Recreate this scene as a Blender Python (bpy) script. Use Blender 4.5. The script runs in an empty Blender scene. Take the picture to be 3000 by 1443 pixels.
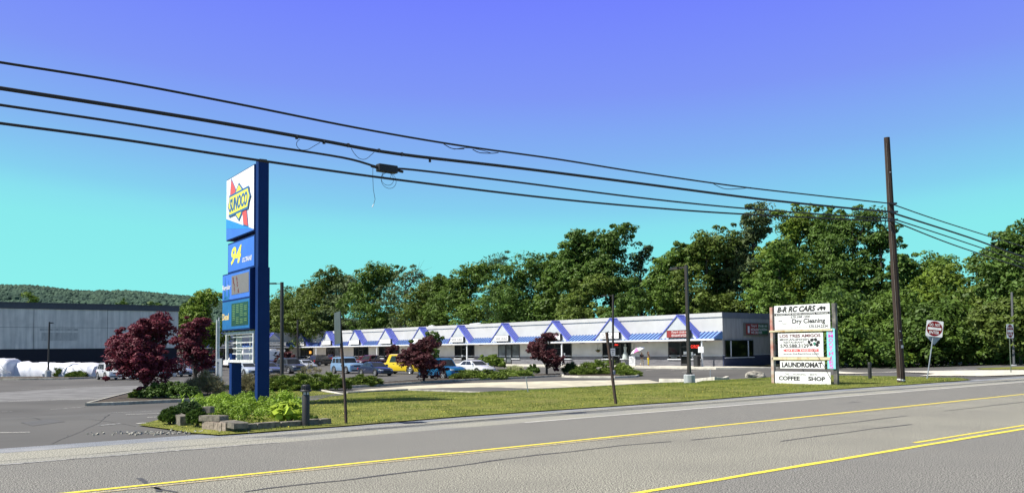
import bpy, bmesh, math, random
import numpy as np
from mathutils import Vector, Matrix, Euler

# ------------------------------------------------------------------ camera, light, exposure
scene = bpy.context.scene
COL = scene.collection
IW, IH, FPX = 3000.0, 1443.0, 2550.0
CX, CY, CAMH = 1500.0, 891.0, 1.7
PITCH = math.atan(130 / FPX)
ROLL = -0.0108
cam_data = bpy.data.cameras.new("camera")
cam = bpy.data.objects.new("camera", cam_data)
COL.objects.link(cam)
cam_data.sensor_width = 36
cam_data.lens = 36 * FPX / IW
cam_data.shift_y = (CY - IH / 2) / IW
cam_data.clip_end = 9000
cam.matrix_world = (Matrix.Translation((0, 0, CAMH)) @ Matrix.Rotation(math.pi / 2 + PITCH, 4, 'X')
                    @ Matrix.Rotation(ROLL, 4, 'Z'))
scene.camera = cam
scene.render.resolution_x, scene.render.resolution_y = 1024, 492
scene.view_settings.view_transform = 'Standard'
scene.view_settings.look = 'None'
scene.view_settings.gamma = 1
scene.view_settings.exposure = 0.7

SUN_EL = math.radians(52)
SUN_H = Vector((-0.97, -0.24)).normalized()
SUN_DIR = Vector((SUN_H.x * math.cos(SUN_EL), SUN_H.y * math.cos(SUN_EL), math.sin(SUN_EL)))
sl = bpy.data.lights.new("sun", 'SUN')
sl.energy = 5.0
sl.angle = math.radians(0.5)
sl.color = (1.0, 0.95, 0.86)
so = bpy.data.objects.new("sun", sl)
COL.objects.link(so)
so.rotation_euler = SUN_DIR.to_track_quat('Z', 'Y').to_euler()
so.location = (0, 0, 60)


def srgb(r, g, b):
    def f(c):
        c /= 255.0
        return c / 12.92 if c <= 0.04045 else ((c + 0.055) / 1.055) ** 2.4
    return (f(r), f(g), f(b), 1)


world = bpy.data.worlds.new("World")
scene.world = world
world.use_nodes = True
wn, wl = world.node_tree.nodes, world.node_tree.links
wn.clear()


def wmath(op, a, b=None):
    n = wn.new('ShaderNodeMath')
    n.operation = op
    for i, v in enumerate((a, b)):
        if v is None:
            continue
        if isinstance(v, (int, float)):
            n.inputs[i].default_value = v
        else:
            wl.new(v, n.inputs[i])
    return n.outputs[0]


tc = wn.new('ShaderNodeTexCoord')
sep = wn.new('ShaderNodeSeparateXYZ')
wl.new(tc.outputs['Generated'], sep.inputs[0])
dx = wmath('SUBTRACT', sep.outputs[0], 0.08)
vv = wmath('SUBTRACT', sep.outputs[2], wmath('MULTIPLY', wmath('MULTIPLY', dx, dx), 0.10))
ramp = wn.new('ShaderNodeValToRGB')
wl.new(vv, ramp.inputs[0])
rp = ramp.color_ramp
rp.interpolation = 'LINEAR'
rp.elements[0].position = 0.0
rp.elements[0].color = srgb(138, 240, 234)
rp.elements[1].position = 1.0
rp.elements[1].color = srgb(92, 93, 100)
for p, c in ((0.11, srgb(134, 231, 234)), (0.135, srgb(133, 222, 236)), (0.155, srgb(130, 206, 237)), (0.21, srgb(128, 177, 239)),
             (0.28, srgb(124, 149, 244)), (0.374, srgb(113, 129, 252)), (0.43, srgb(108, 120, 214)), (0.60, srgb(108, 113, 138))):
    e = rp.elements.new(p)
    e.color = c
sky = wn.new('ShaderNodeTexSky')
sky.sky_type = 'NISHITA'
sky.sun_disc = False
sky.sun_elevation = SUN_EL
sky.sun_rotation = math.atan2(SUN_H.x, SUN_H.y)
skm = wn.new('ShaderNodeVectorMath')
skm.operation = 'SCALE'
wl.new(sky.outputs[0], skm.inputs[0])
skm.inputs['Scale'].default_value = 0.08
mixw = wn.new('ShaderNodeMixRGB')
mixw.inputs[0].default_value = 0.05
wl.new(ramp.outputs[0], mixw.inputs[1])
wl.new(skm.outputs[0], mixw.inputs[2])
bg = wn.new('ShaderNodeBackground')
bg.inputs[1].default_value = 0.65
wl.new(mixw.outputs[0], bg.inputs[0])
wo = wn.new('ShaderNodeOutputWorld')
wl.new(bg.outputs[0], wo.inputs[0])

# ------------------------------------------------------------------ pixel -> world (used only to survey the plan)
_F = Vector((0, math.cos(PITCH), math.sin(PITCH)))
_U0 = Vector((0, -math.sin(PITCH), math.cos(PITCH)))
_R0 = Vector((1, 0, 0))
_R = math.cos(ROLL) * _R0 + math.sin(ROLL) * _U0
_U = -math.sin(ROLL) * _R0 + math.cos(ROLL) * _U0
ANG = math.radians(50.6)
RD = Vector((math.sin(ANG), math.cos(ANG)))      # along the road, to the right
ND = Vector((-RD.y, RD.x))                       # across the road, away from the camera
S_F, D_C = 76.54, 57.74                          # mall corner in (s, d)


def ray(px, py):
    return _R * ((px - CX) / FPX) - _U * ((py - CY) / FPX) + _F


def sm(v, a, b):
    t = min(1, max(0, (v - a) / (b - a)))
    return t * t * (3 - 2 * t)


def zg(x, y):
    s = x * RD.x + y * RD.y
    d = x * ND.x + y * ND.y
    base = -0.55 - 0.40 * sm(S_F - s, 3, 18)
    return base * sm(d, 24, 44)


def G(px, py, off=0.0):
    r = ray(px, py)
    z = 0.0
    t = 1
    for i in range(60):
        t = (z + off - CAMH) / r.z if r.z < -1e-4 else 900
        t = min(t, 900)
        zn = zg(r.x * t, r.y * t)
        z = z * 0.5 + zn * 0.5
    return Vector((r.x * t, r.y * t, z))


def atY(px, py, Y):
    r = ray(px, py)
    k = Y / r.y
    return Vector((r.x * k, Y, CAMH + r.z * k))


def SD(s, d):
    p = RD * s + ND * d
    return Vector((p.x, p.y, zg(p.x, p.y)))


# ------------------------------------------------------------------ materials
MATS = {}


def mat(name, c1, c2=None, scale=5, rough=0.8, metal=0, bump=0, detail=4, spec=0.5, stretch=None, lo=0.35, hi=0.65,
        c3=None, scale3=0.4, trans=0, emit=None, estr=0, objrand=0, coat=0, alpha=None, a3=0.5):
    if name in MATS:
        return MATS[name]
    m = bpy.data.materials.new(name)
    m.use_nodes = True
    nt = m.node_tree
    b = nt.nodes['Principled BSDF']
    b.inputs['Roughness'].default_value = rough
    b.inputs['Metallic'].default_value = metal
    b.inputs['Specular IOR Level'].default_value = spec
    if coat:
        b.inputs['Coat Weight'].default_value = coat
    c2 = c2 or tuple(v * 0.82 for v in c1)
    t = nt.nodes.new('ShaderNodeTexCoord')
    mp = nt.nodes.new('ShaderNodeMapping')
    nt.links.new(t.outputs['Object'], mp.inputs[0])
    if stretch:
        mp.inputs['Scale'].default_value = stretch
    nz = nt.nodes.new('ShaderNodeTexNoise')
    nz.inputs['Scale'].default_value = scale
    nz.inputs['Detail'].default_value = detail
    nt.links.new(mp.outputs[0], nz.inputs[0])
    cr = nt.nodes.new('ShaderNodeValToRGB')
    cr.color_ramp.elements[0].position = lo
    cr.color_ramp.elements[1].position = hi
    cr.color_ramp.elements[0].color = (*c2[:3], 1)
    cr.color_ramp.elements[1].color = (*c1[:3], 1)
    nt.links.new(nz.outputs[0], cr.inputs[0])
    out = cr.outputs[0]
    if c3:
        n3 = nt.nodes.new('ShaderNodeTexNoise')
        n3.inputs['Scale'].default_value = scale3
        n3.inputs['Detail'].default_value = 5
        nt.links.new(t.outputs['Object'], n3.inputs[0])
        r3 = nt.nodes.new('ShaderNodeValToRGB')
        r3.color_ramp.elements[0].position = 0.45
        r3.color_ramp.elements[1].position = 0.68
        r3.color_ramp.elements[0].color = (0, 0, 0, 1)
        r3.color_ramp.elements[1].color = (a3, a3, a3, 1)
        nt.links.new(n3.outputs[0], r3.inputs[0])
        mx = nt.nodes.new('ShaderNodeMixRGB')
        nt.links.new(r3.outputs[0], mx.inputs[0])
        nt.links.new(out, mx.inputs[1])
        mx.inputs[2].default_value = (*c3[:3], 1)
        out = mx.outputs[0]
    if objrand:
        oi = nt.nodes.new('ShaderNodeObjectInfo')
        hs = nt.nodes.new('ShaderNodeHueSaturation')
        mr = nt.nodes.new('ShaderNodeMapRange')
        nt.links.new(oi.outputs['Random'], mr.inputs[0])
        mr.inputs[3].default_value = 1 - objrand
        mr.inputs[4].default_value = 1 + objrand
        nt.links.new(mr.outputs[0], hs.inputs['Value'])
        nt.links.new(out, hs.inputs['Color'])
        out = hs.outputs[0]
    nt.links.new(out, b.inputs['Base Color'])
    if bump:
        bp = nt.nodes.new('ShaderNodeBump')
        bp.inputs['Strength'].default_value = bump
        bp.inputs['Distance'].default_value = 0.02
        nt.links.new(nz.outputs[0], bp.inputs['Height'])
        nt.links.new(bp.outputs[0], b.inputs['Normal'])
    if emit:
        b.inputs['Emission Color'].default_value = (*emit[:3], 1)
        b.inputs['Emission Strength'].default_value = estr
    if alpha is not None:
        b.inputs['Alpha'].default_value = alpha
    if trans:
        tr = nt.nodes.new('ShaderNodeBsdfTranslucent')
        nt.links.new(out, tr.inputs[0])
        ms = nt.nodes.new('ShaderNodeMixShader')
        ms.inputs[0].default_value = trans
        nt.links.new(b.outputs[0], ms.inputs[1])
        nt.links.new(tr.outputs[0], ms.inputs[2])
        o = nt.nodes['Material Output']
        nt.links.new(ms.outputs[0], o.inputs[0])
    MATS[name] = m
    return m


def glassmat(name, c, rough=0.05):
    if name in MATS:
        return MATS[name]
    m = mat(name, c, tuple(v * 0.5 for v in c[:3]), scale=0.9, rough=rough, spec=0.6)
    return m


# ------------------------------------------------------------------ mesh builder
class MB:
    def __init__(self):
        self.v, self.f, self.mi = [], [], []
        self.M = Matrix.Identity(4)
        self.m = 0

    def add(self, vs, fs):
        o = len(self.v)
        for p in vs:
            q = self.M @ Vector(p)
            self.v.append((q.x, q.y, q.z))
        for f in fs:
            self.f.append(tuple(i + o for i in f))
            self.mi.append(self.m)
        return self

    def box(self, x0, x1, y0, y1, z0, z1):
        vs = [(x, y, z) for z in (z0, z1) for y in (y0, y1) for x in (x0, x1)]
        return self.add(vs, [(0, 2, 3, 1), (4, 5, 7, 6), (0, 1, 5, 4), (2, 6, 7, 3), (0, 4, 6, 2), (1, 3, 7, 5)])

    def prism(self, poly, axis, a0, a1):
        """poly of 2D points; axis 'x','y','z' is the extrusion axis"""
        n = len(poly)

        def mk(p, a):
            return {'x': (a, p[0], p[1]), 'y': (p[0], a, p[1]), 'z': (p[0], p[1], a)}[axis]
        vs = [mk(p, a0) for p in poly] + [mk(p, a1) for p in poly]
        fs = [tuple(range(n))[::-1], tuple(range(n, 2 * n))]
        fs += [(i, (i + 1) % n, n + (i + 1) % n, n + i) for i in range(n)]
        return self.add(vs, fs)

    def tube(self, pts, r, n=6, caps=True):
        pts = [Vector(p) for p in pts]
        rs = r if isinstance(r, (list, tuple)) else [r] * len(pts)
        vs, fs = [], []
        prev = None
        for i, p in enumerate(pts):
            t = (pts[min(i + 1, len(pts) - 1)] - pts[max(i - 1, 0)])
            t = t.normalized() if t.length > 1e-9 else Vector((0, 0, 1))
            if prev is None:
                up = Vector((0, 0, 1)) if abs(t.z) < 0.9 else Vector((1, 0, 0))
                a = t.cross(up).normalized()
            else:
                a = (prev - t * prev.dot(t))
                a = a.normalized() if a.length > 1e-6 else t.orthogonal().normalized()
            prev = a
            b = t.cross(a)
            for k in range(n):
                w = 2 * math.pi * k / n
                vs.append(p + (a * math.cos(w) + b * math.sin(w)) * rs[i])
        for i in range(len(pts) - 1):
            for k in range(n):
                fs.append((i * n + k, i * n + (k + 1) % n, (i + 1) * n + (k + 1) % n, (i + 1) * n + k))
        if caps:
            fs.append(tuple(range(n))[::-1])
            fs.append(tuple(range((len(pts) - 1) * n, len(pts) * n)))
        return self.add(vs, fs)

    def lathe(self, prof, n=16, c=(0, 0, 0)):
        vs, fs = [], []
        for (r, z) in prof:
            for k in range(n):
                w = 2 * math.pi * k / n
                vs.append((c[0] + r * math.cos(w), c[1] + r * math.sin(w), c[2] + z))
        for i in range(len(prof) - 1):
            for k in range(n):
                fs.append((i * n + k, i * n + (k + 1) % n, (i + 1) * n + (k + 1) % n, (i + 1) * n + k))
        fs.append(tuple(range(n))[::-1])
        fs.append(tuple(range((len(prof) - 1) * n, len(prof) * n)))
        return self.add(vs, fs)

    def build(self, name, material, parent=None, smooth=None, bevel=0):
        me = bpy.data.meshes.new(name)
        me.from_pydata(self.v, [], self.f)
        mats = material if isinstance(material, (list, tuple)) else [material]
        for m_ in mats:
            me.materials.append(m_)
        if len(mats) > 1:
            me.polygons.foreach_set('material_index', self.mi)
        if bevel:
            bm = bmesh.new()
            bm.from_mesh(me)
            bmesh.ops.remove_doubles(bm, verts=bm.verts, dist=1e-5)
            bmesh.ops.bevel(bm, geom=bm.edges[:], offset=bevel, segments=1, affect='EDGES', clamp_overlap=True)
            bm.to_mesh(me)
            bm.free()
        if smooth is not None:
            me.polygons.foreach_set('use_smooth', [True] * len(me.polygons))
            me.set_sharp_from_angle(angle=math.radians(smooth))
        me.update()
        return link(name, me, parent)


def link(name, me, parent=None):
    o = bpy.data.objects.new(name, me)
    COL.objects.link(o)
    if parent is not None:
        o.parent = parent
    return o


def tag(o, label=None, cat=None, group=None, kind=None):
    if label:
        o['label'] = label
    if cat:
        o['category'] = cat
    if group:
        o['group'] = group
    if kind:
        o['kind'] = kind
    return o


def thing(name, label, cat, loc=(0, 0, 0), rotz=0, group=None):
    o = bpy.data.objects.new(name, None)
    o.empty_display_size = 0.3
    COL.objects.link(o)
    o.location = loc
    o.rotation_euler = (0, 0, rotz)
    return tag(o, label, cat, group)


def copy_tree(o, parent=None):
    c = o.copy()
    COL.objects.link(c)
    c.parent = parent
    for ch in list(o.children):
        copy_tree(ch, c)
    return c


def bm_sheet(poly, off, step=3.0):
    bm = bmesh.new()
    f = bm.faces.new([bm.verts.new((p[0], p[1], 0)) for p in poly])
    bmesh.ops.triangulate(bm, faces=[f])
    ss = [p[0] * RD.x + p[1] * RD.y for p in poly]
    ds = [p[0] * ND.x + p[1] * ND.y for p in poly]
    for vals, ax in ((ss, RD), (ds, ND)):
        a = math.ceil(min(vals) / step) * step
        while a < max(vals):
            g = bm.verts[:] + bm.edges[:] + bm.faces[:]
            bmesh.ops.bisect_plane(bm, geom=g, plane_co=(ax.x * a, ax.y * a, 0), plane_no=(ax.x, ax.y, 0), dist=1e-5)
            a += step
    for v in bm.verts:
        v.co.z = zg(v.co.x, v.co.y) + off
    bmesh.ops.recalc_face_normals(bm, faces=bm.faces)
    if bm.faces and sum(f.normal.z for f in bm.faces) < 0:
        bmesh.ops.reverse_faces(bm, faces=bm.faces)
    return bm


def sheet(name, poly, off, material, step=3.0, kind='structure'):
    bm = bm_sheet(poly, off, step)
    me = bpy.data.meshes.new(name)
    bm.to_mesh(me)
    bm.free()
    me.materials.append(material)
    return tag(link(name, me), kind=kind)


def pxpoly(pts):
    return [G(*p) for p in pts]


def ribbon(name, pts, width, off, material, jitter=0, seed=0, kind='structure'):
    """flat painted line on the ground through world points"""
    rng = random.Random(seed)
    P = [Vector((p[0], p[1])) for p in pts]
    Q = [P[0]]
    for a, b in zip(P, P[1:]):
        n = max(1, int((b - a).length / 0.7))
        for i in range(1, n + 1):
            Q.append(a.lerp(b, i / n))
    mb = MB()
    vs = []
    for i, p in enumerate(Q):
        t = (Q[min(i + 1, len(Q) - 1)] - Q[max(i - 1, 0)]).normalized()
        s = Vector((-t.y, t.x))
        w = width * (1 + jitter * rng.uniform(-1, 1)) / 2
        j = jitter * width * rng.uniform(-1, 1) * .6
        for sg in (-1, 1):
            q = p + s * (w * sg + j)
            vs.append((q.x, q.y, zg(q.x, q.y) + off))
    mb.add(vs, [(2 * i, 2 * i + 1, 2 * i + 3, 2 * i + 2) for i in range(len(Q) - 1)])
    return tag(mb.build(name, material), kind=kind)


def kerb(name, pts, w, h, material, kind='structure', close=False):
    P = [Vector((p[0], p[1])) for p in pts]
    if close:
        P.append(P[0])
    Q = [P[0]]
    for a, b in zip(P, P[1:]):
        n = max(1, int((b - a).length / 1.5))
        for i in range(1, n + 1):
            Q.append(a.lerp(b, i / n))
    mb = MB()
    vs = []
    for i, p in enumerate(Q):
        t = (Q[min(i + 1, len(Q) - 1)] - Q[max(i - 1, 0)]).normalized()
        s = Vector((-t.y, t.x)) * w / 2
        z = zg(p.x, p.y)
        for q, zz in ((p - s, z - .1), (p - s, z + h - .02), (p - s * .8, z + h), (p + s * .8, z + h), (p + s, z + h - .02), (p + s, z - .1)):
            vs.append((q.x, q.y, zz))
    fs = []
    for i in range(len(Q) - 1):
        for k in range(5):
            fs.append((6 * i + k, 6 * i + k + 1, 6 * i + 7 + k, 6 * i + 6 + k))
    e = 6 * (len(Q) - 1)
    fs += [(0, 1, 2, 3, 4, 5), tuple(range(e, e + 6))[::-1]]
    mb.add(vs, fs)
    return tag(mb.build(name, material), kind=kind)


def text(body, material, parent, origin, right, up, w, h, name='lettering', shear=0, bold=0, depth=0.0, condensed=False):
    cu = bpy.data.curves.new('t', 'FONT')
    cu.body = body
    cu.shear = shear
    cu.offset = bold
    cu.extrude = 0
    cu.resolution_u = 3
    tmp = bpy.data.objects.new('t', cu)
    COL.objects.link(tmp)
    bpy.context.view_layer.update()
    me = bpy.data.meshes.new_from_object(tmp)
    bpy.data.objects.remove(tmp)
    n = len(me.vertices)
    co = np.empty(n * 3)
    me.vertices.foreach_get('co', co)
    co = co.reshape(-1, 3)
    mn, mx = co.min(0), co.max(0)
    uu = (co[:, 0] - mn[0]) / max(1e-6, mx[0] - mn[0]) * w
    vv_ = (co[:, 1] - mn[1]) / max(1e-6, mx[1] - mn[1]) * h
    o = np.array(origin)
    out = o + uu[:, None] * np.array(right) + vv_[:, None] * np.array(up)
    me.vertices.foreach_set('co', out.ravel())
    me.materials.clear()
    me.materials.append(material)
    me.update()
    me.name = name
    return link(name, me, parent)


# ------------------------------------------------------------------ foliage
def quads_mesh(name, P, T1, T2, mats_, midx=None):
    """P centres, T1/T2 half axes -> diamond quads"""
    n = len(P)
    V = np.empty((n, 4, 3), dtype=np.float32)
    V[:, 0] = P - T1
    V[:, 1] = P + T2 * 0.8 + T1 * .1
    V[:, 2] = P + T1
    V[:, 3] = P - T2 * 0.8 + T1 * .1
    me = bpy.data.meshes.new(name)
    me.vertices.add(n * 4)
    me.vertices.foreach_set('co', V.ravel())
    me.loops.add(n * 4)
    me.loops.foreach_set('vertex_index', np.arange(n * 4, dtype=np.int32))
    me.polygons.add(n)
    me.polygons.foreach_set('loop_start', np.arange(0, n * 4, 4, dtype=np.int32))
    me.polygons.foreach_set('loop_total', np.full(n, 4, dtype=np.int32))
    for m_ in mats_:
        me.materials.append(m_)
    if midx is not None:
        me.polygons.foreach_set('material_index', midx.astype(np.int32))
    me.update(calc_edges=True)
    return me


def unit(a):
    return a / np.maximum(1e-9, np.linalg.norm(a, axis=1))[:, None]


def leafset(C, Rad, n, size, rng, aspect=0.6, up=0.5, spiky=0.0, shell=0.55):
    """n leaves per clump; C (k,3) centres, Rad (k,3) radii"""
    k = len(C)
    D = unit(rng.normal(size=(k, n, 3)).reshape(-1, 3)).reshape(k, n, 3)
    D[:, :, 2] = np.where(rng.random((k, n)) < 0.6, np.abs(D[:, :, 2]), D[:, :, 2])
    rr = (shell + (1 - shell) * rng.random((k, n)) ** 0.6)[:, :, None]
    P = (C[:, None, :] + D * Rad[:, None, :] * rr).reshape(-1, 3)
    Dn = D.reshape(-1, 3)
    N = unit(Dn + np.array([0, 0, up]) + rng.normal(size=Dn.shape) * 0.55)
    t = unit(np.cross(N, rng.normal(size=Dn.shape)))
    if spiky:
        t = unit(Dn * spiky + np.array([0, 0, 0.35]) + rng.normal(size=Dn.shape) * 0.4)
        N = unit(np.cross(t, rng.normal(size=Dn.shape)))
    b = np.cross(N, t)
    s = (size * (0.6 + 0.8 * rng.random(len(P))))[:, None]
    return P, t * s * 0.5, b * s * 0.5 * aspect


def leafcol(name, c, trans=0.25):
    return mat(name, (c[0] * 1.3, c[1] * 1.45, c[2] * 1.45), (c[0] * .7, c[1] * .82, c[2] * .82), scale=0.45, rough=0.55, spec=0.25, trans=trans,
               lo=0.35, hi=0.65, objrand=0.12)


GREENS = None


def make_tree(name, label, loc, H, Wd, seed, cmat, tmat, style='leafy', base=0.12, n_lobes=13, clumps=150, leaves=75, lsize=0.42,
              group=None, lean=0, trunk_r=None):
    rng = np.random.default_rng(seed)
    root = thing(name, label, 'tree', loc, 0, group)
    lobes = []
    if style == 'pine':
        n_lobes = 16
    for i in range(n_lobes):
        if i == 0:
            lobes.append((0 + lean, 0, H * 0.84, Wd * 0.24, H * 0.13))
            continue
        f = (i / (n_lobes - 1))
        z = H * (base + 0.1 + (0.84 - base) * ((i * 0.618) % 1))
        a = i * 2.4 + rng.uniform(-.5, .5)
        fz = (z / H - base) / (1 - base)
        env = Wd * 0.5 * (1 - 0.5 * max(0, fz - 0.4) ** 1.1) * (0.75 if fz < 0.12 else 1)
        if style == 'pine':
            env = Wd * 0.5 * (1.05 - fz) + .2
        if style == 'maple':
            env = Wd * 0.5 * (1.0 - 0.72 * max(0, fz - 0.30)) * (0.85 if fz < 0.15 else 1.0)
        r = env * (rng.uniform(0.46, 0.66) if style != 'maple' else rng.uniform(.42, .58))
        dd = (env - r) * rng.uniform(0.7, 1.15)
        lobes.append((math.cos(a) * dd + lean * fz, math.sin(a) * dd, z, r, r * (rng.uniform(0.6, 0.95) if style != 'maple' else rng.uniform(.75, .95))))
    L = np.array(lobes)
    # trunk with limbs
    mb = MB()
    tr = trunk_r or max(0.12, H * 0.016)
    p0 = (0, 0, -0.4)
    pts = [p0, (0.05, 0, H * 0.25), (lean * .4 + rng.uniform(-.2, .2), rng.uniform(-.2, .2), H * 0.55), (lean, 0, H * 0.86)]
    mb.tube(pts, [tr * 1.15, tr * 0.85, tr * 0.55, tr * 0.12], 7)
    for l in lobes[1:]:
        zb = max(H * 0.15, l[2] - math.hypot(l[0], l[1]) * 1.1 - 0.5)
        q = Vector((lean * zb / H, 0, zb))
        e = Vector(l[:3])
        m_ = q.lerp(e, .5) + Vector((0, 0, -.25 * (e - q).length * .3))
        mb.tube([q, m_, e], [tr * .42, tr * .28, tr * .1], 5)
        for j in range(5 if style == 'thin' else 2):
            d = Vector(rng.normal(size=3)).normalized() * l[3] * (1.15 if style == 'thin' else .9)
            d.z = abs(d.z)
            mb.tube([m_.lerp(e, .3 + .15 * j), e + d], [tr * .13, tr * .03], 4)
    mb.build('trunk', tmat, root, smooth=50)
    w = L[:, 3] ** 2
    w = w / w.sum()
    idx = rng.choice(len(L), size=clumps, p=w)
    D = unit(rng.normal(size=(clumps, 3)))
    D[:, 2] = np.where(rng.random(clumps) < 0.7, np.abs(D[:, 2]), D[:, 2])
    rad = np.stack([L[idx, 3], L[idx, 3], L[idx, 4]], 1)
    C = L[idx, :3] + D * rad * rng.uniform(0.35, 1.0, (clumps, 1))
    cr = Wd * rng.uniform(0.055, 0.125, clumps)
    no = clumps // 4
    C[:no] = L[idx[:no], :3] + D[:no] * rad[:no] * rng.uniform(1.0, 1.22, (no, 1))
    cr[:no] *= 0.5
    if style == 'maple':
        cr *= .8
        q = np.hypot(C[:, 0], C[:, 1])
        C[:, 2] -= .06 * H * np.clip(q / (Wd * .5), 0, 1.2) ** 2
        C[:, 2] = np.maximum(C[:, 2], H * .12)
    if style == 'pine':
        Rad = np.stack([cr * 1.1, cr * 1.1, cr * 0.5], 1)
        P, A, B = leafset(C, Rad, leaves, lsize * 1.2, rng, aspect=0.22, spiky=1.0, shell=.2)
    else:
        Rad = np.stack([cr * 1.15, cr * 1.15, cr * 0.75], 1)
        P, A, B = leafset(C, Rad, leaves, lsize, rng, aspect=0.7)
    me = quads_mesh('crown', P, A, B, [cmat])
    link('crown', me, root)
    return root


def bush(name, label, cat, loc, rx, ry, h, seed, cmat, lsize=0.12, clumps=60, leaves=60, spiky=0.0, aspect=0.6, rotz=0, group=None,
         stem=True, kind=None, layered=False, cs=0.2, part='foliage'):
    rng = np.random.default_rng(seed)
    a = rng.uniform(0, 2 * math.pi, clumps)
    r = np.sqrt(rng.random(clumps)) * 0.9
    X, Y = np.cos(a) * r * rx, np.sin(a) * r * ry
    top = np.sqrt(np.maximum(0.03, 1 - r ** 2)) * (0.75 + 0.35 * rng.random(clumps))
    Z = h * top * rng.uniform(0.35, 0.95, clumps)
    if layered:
        Z = h * top * (np.floor(rng.random(clumps) * 4) / 4 * 0.8 + 0.18)
    m_ = min(rx, ry)
    cr = m_ * cs * rng.uniform(0.7, 1.4, clumps)
    cz = np.minimum(cr * (0.35 if layered else 0.8), np.maximum(Z * .9, .02))
    C = np.stack([X, Y, Z], 1)
    P, A, B = leafset(C, np.stack([cr * (1.5 if layered else 1), cr * (1.2 if layered else 1), cz], 1), leaves, lsize, rng, aspect=aspect,
                      spiky=spiky, shell=.25)
    P[:, 2] = np.maximum(P[:, 2], 0.01)
    me = quads_mesh(part, P, A, B, [cmat])
    if kind == 'stuff':
        o = link(name, me)
        o.location = loc
        o.rotation_euler = (0, 0, rotz)
        tag(o, label, cat, group, 'stuff')
        return o
    root = thing(name, label, cat, loc, rotz, group)
    link(part, me, root)
    if stem:
        mb = MB()
        for i in range(5):
            q = C[i]
            mb.tube([(q[0] * .1, q[1] * .1, -0.05), (q[0] * .5, q[1] * .5, q[2] * .6), tuple(q)], [.02, .015, .006], 4)
        mb.build('stem', M_bark, root)
    return root


M_bark = mat('bark', (.075, .058, .045), (.035, .028, .022), scale=6, rough=.9, bump=.5, stretch=(1, 1, .2))
M_barkpale = mat('pale_bark', (.34, .31, .26), (.15, .13, .11), scale=4, rough=.9, stretch=(1, 1, .3))
M_twig = mat('grey_twig', (.16, .14, .12), (.09, .08, .07), scale=4, rough=.9)
L_mid = leafcol('leaf_mid', (.090, .135, .020))
L_dark = leafcol('leaf_dark', (.076, .120, .020))
L_yel = leafcol('leaf_yellowish', (.140, .185, .022))
L_olive = leafcol('leaf_olive', (.110, .140, .024))
L_grey = leafcol('leaf_greyish', (.110, .135, .050))
L_blue = leafcol('leaf_blueish', (.070, .105, .036))
L_red = leafcol('leaf_red', (.125, .018, .030), .2)
L_reddark = leafcol('leaf_darkred', (.090, .022, .026), .2)
L_juniper = leafcol('leaf_juniper', (.150, .185, .030), .1)
L_bright = leafcol('leaf_bright', (.20, .275, .026))
L_hosta = leafcol('leaf_hosta', (.34, .40, .04))
L_straw = leafcol('leaf_straw', (.28, .23, .13))
L_cream = leafcol('leaf_cream', (.45, .42, .22))

# ------------------------------------------------------------------ ground, road, parking lot
M_soil = mat('forest_floor', (.05, .06, .02), (.03, .03, .015), scale=.8, rough=1)
M_road = mat('chip_seal_road', (.52, .505, .42), (.044, .044, .038), scale=55, rough=.95, spec=.2, detail=4, lo=.45, hi=.61,
             c3=(.13, .125, .115), scale3=.35, a3=.35)
M_shoulder = mat('worn_shoulder', (.46, .45, .38), (.07, .07, .06), scale=40, rough=.95, spec=.2, detail=1.5, lo=.36, hi=.64, c3=(.17, .18, .20), scale3=.5)
M_gravel = mat('blue_grey_gravel', (.28, .30, .33), (.075, .085, .10), scale=45, rough=1, spec=.2, detail=2, lo=.35, hi=.65, c3=(.34, .34, .34), scale3=.8)
M_lot = mat('smooth_asphalt', (.098, .096, .092), (.078, .076, .072), scale=.25, rough=.9, spec=.25, detail=6, c3=(.125, .122, .115), scale3=.12, a3=.6)
M_lotfar = mat('worn_asphalt', (.20, .20, .20), (.12, .12, .12), scale=1.5, rough=.95, spec=.2, detail=8, stretch=(.5, 1, 1))
M_cream = mat('cream_concrete', (.60, .56, .42), (.42, .39, .29), scale=1.2, rough=.95, detail=6, c3=(.16, .155, .15), scale3=.35)
M_kerb = mat('kerb_concrete', (.40, .39, .34), (.22, .21, .18), scale=3, rough=.95, detail=6, bump=.3)
M_walk = mat('walk_concrete', (.62, .59, .50), (.42, .40, .34), scale=1.5, rough=.95, detail=6)
M_mulch = mat('mulch', (.075, .058, .04), (.025, .018, .013), scale=14, rough=1, bump=1)
M_grass = mat('lawn_grass', (.20, .21, .045), (.10, .112, .024), scale=1.3, rough=1, spec=.1, detail=9, c3=(.17, .155, .06), scale3=.5, bump=.6)
M_blade = leafcol('grass_blade', (.18, .20, .040), .3)
M_yline = mat('yellow_road_paint', (.80, .66, .05), (.55, .46, .06), scale=30, rough=.9, lo=.42, hi=.55)
M_ypale = mat('faded_yellow_paint', (.50, .42, .22), (.20, .18, .14), scale=25, rough=.9, lo=.45, hi=.55)
M_wline = mat('white_road_paint', (.62, .61, .57), (.33, .32, .30), scale=22, rough=.9, lo=.38, hi=.55)
M_wpale = mat('worn_white_paint', (.36, .36, .35), (.15, .15, .15), scale=9, rough=.9, lo=.45, hi=.6)
M_tar = mat('crack_sealant', (.045, .045, .048), (.08, .078, .075), scale=18, rough=.7, lo=.3, hi=.6)

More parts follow.
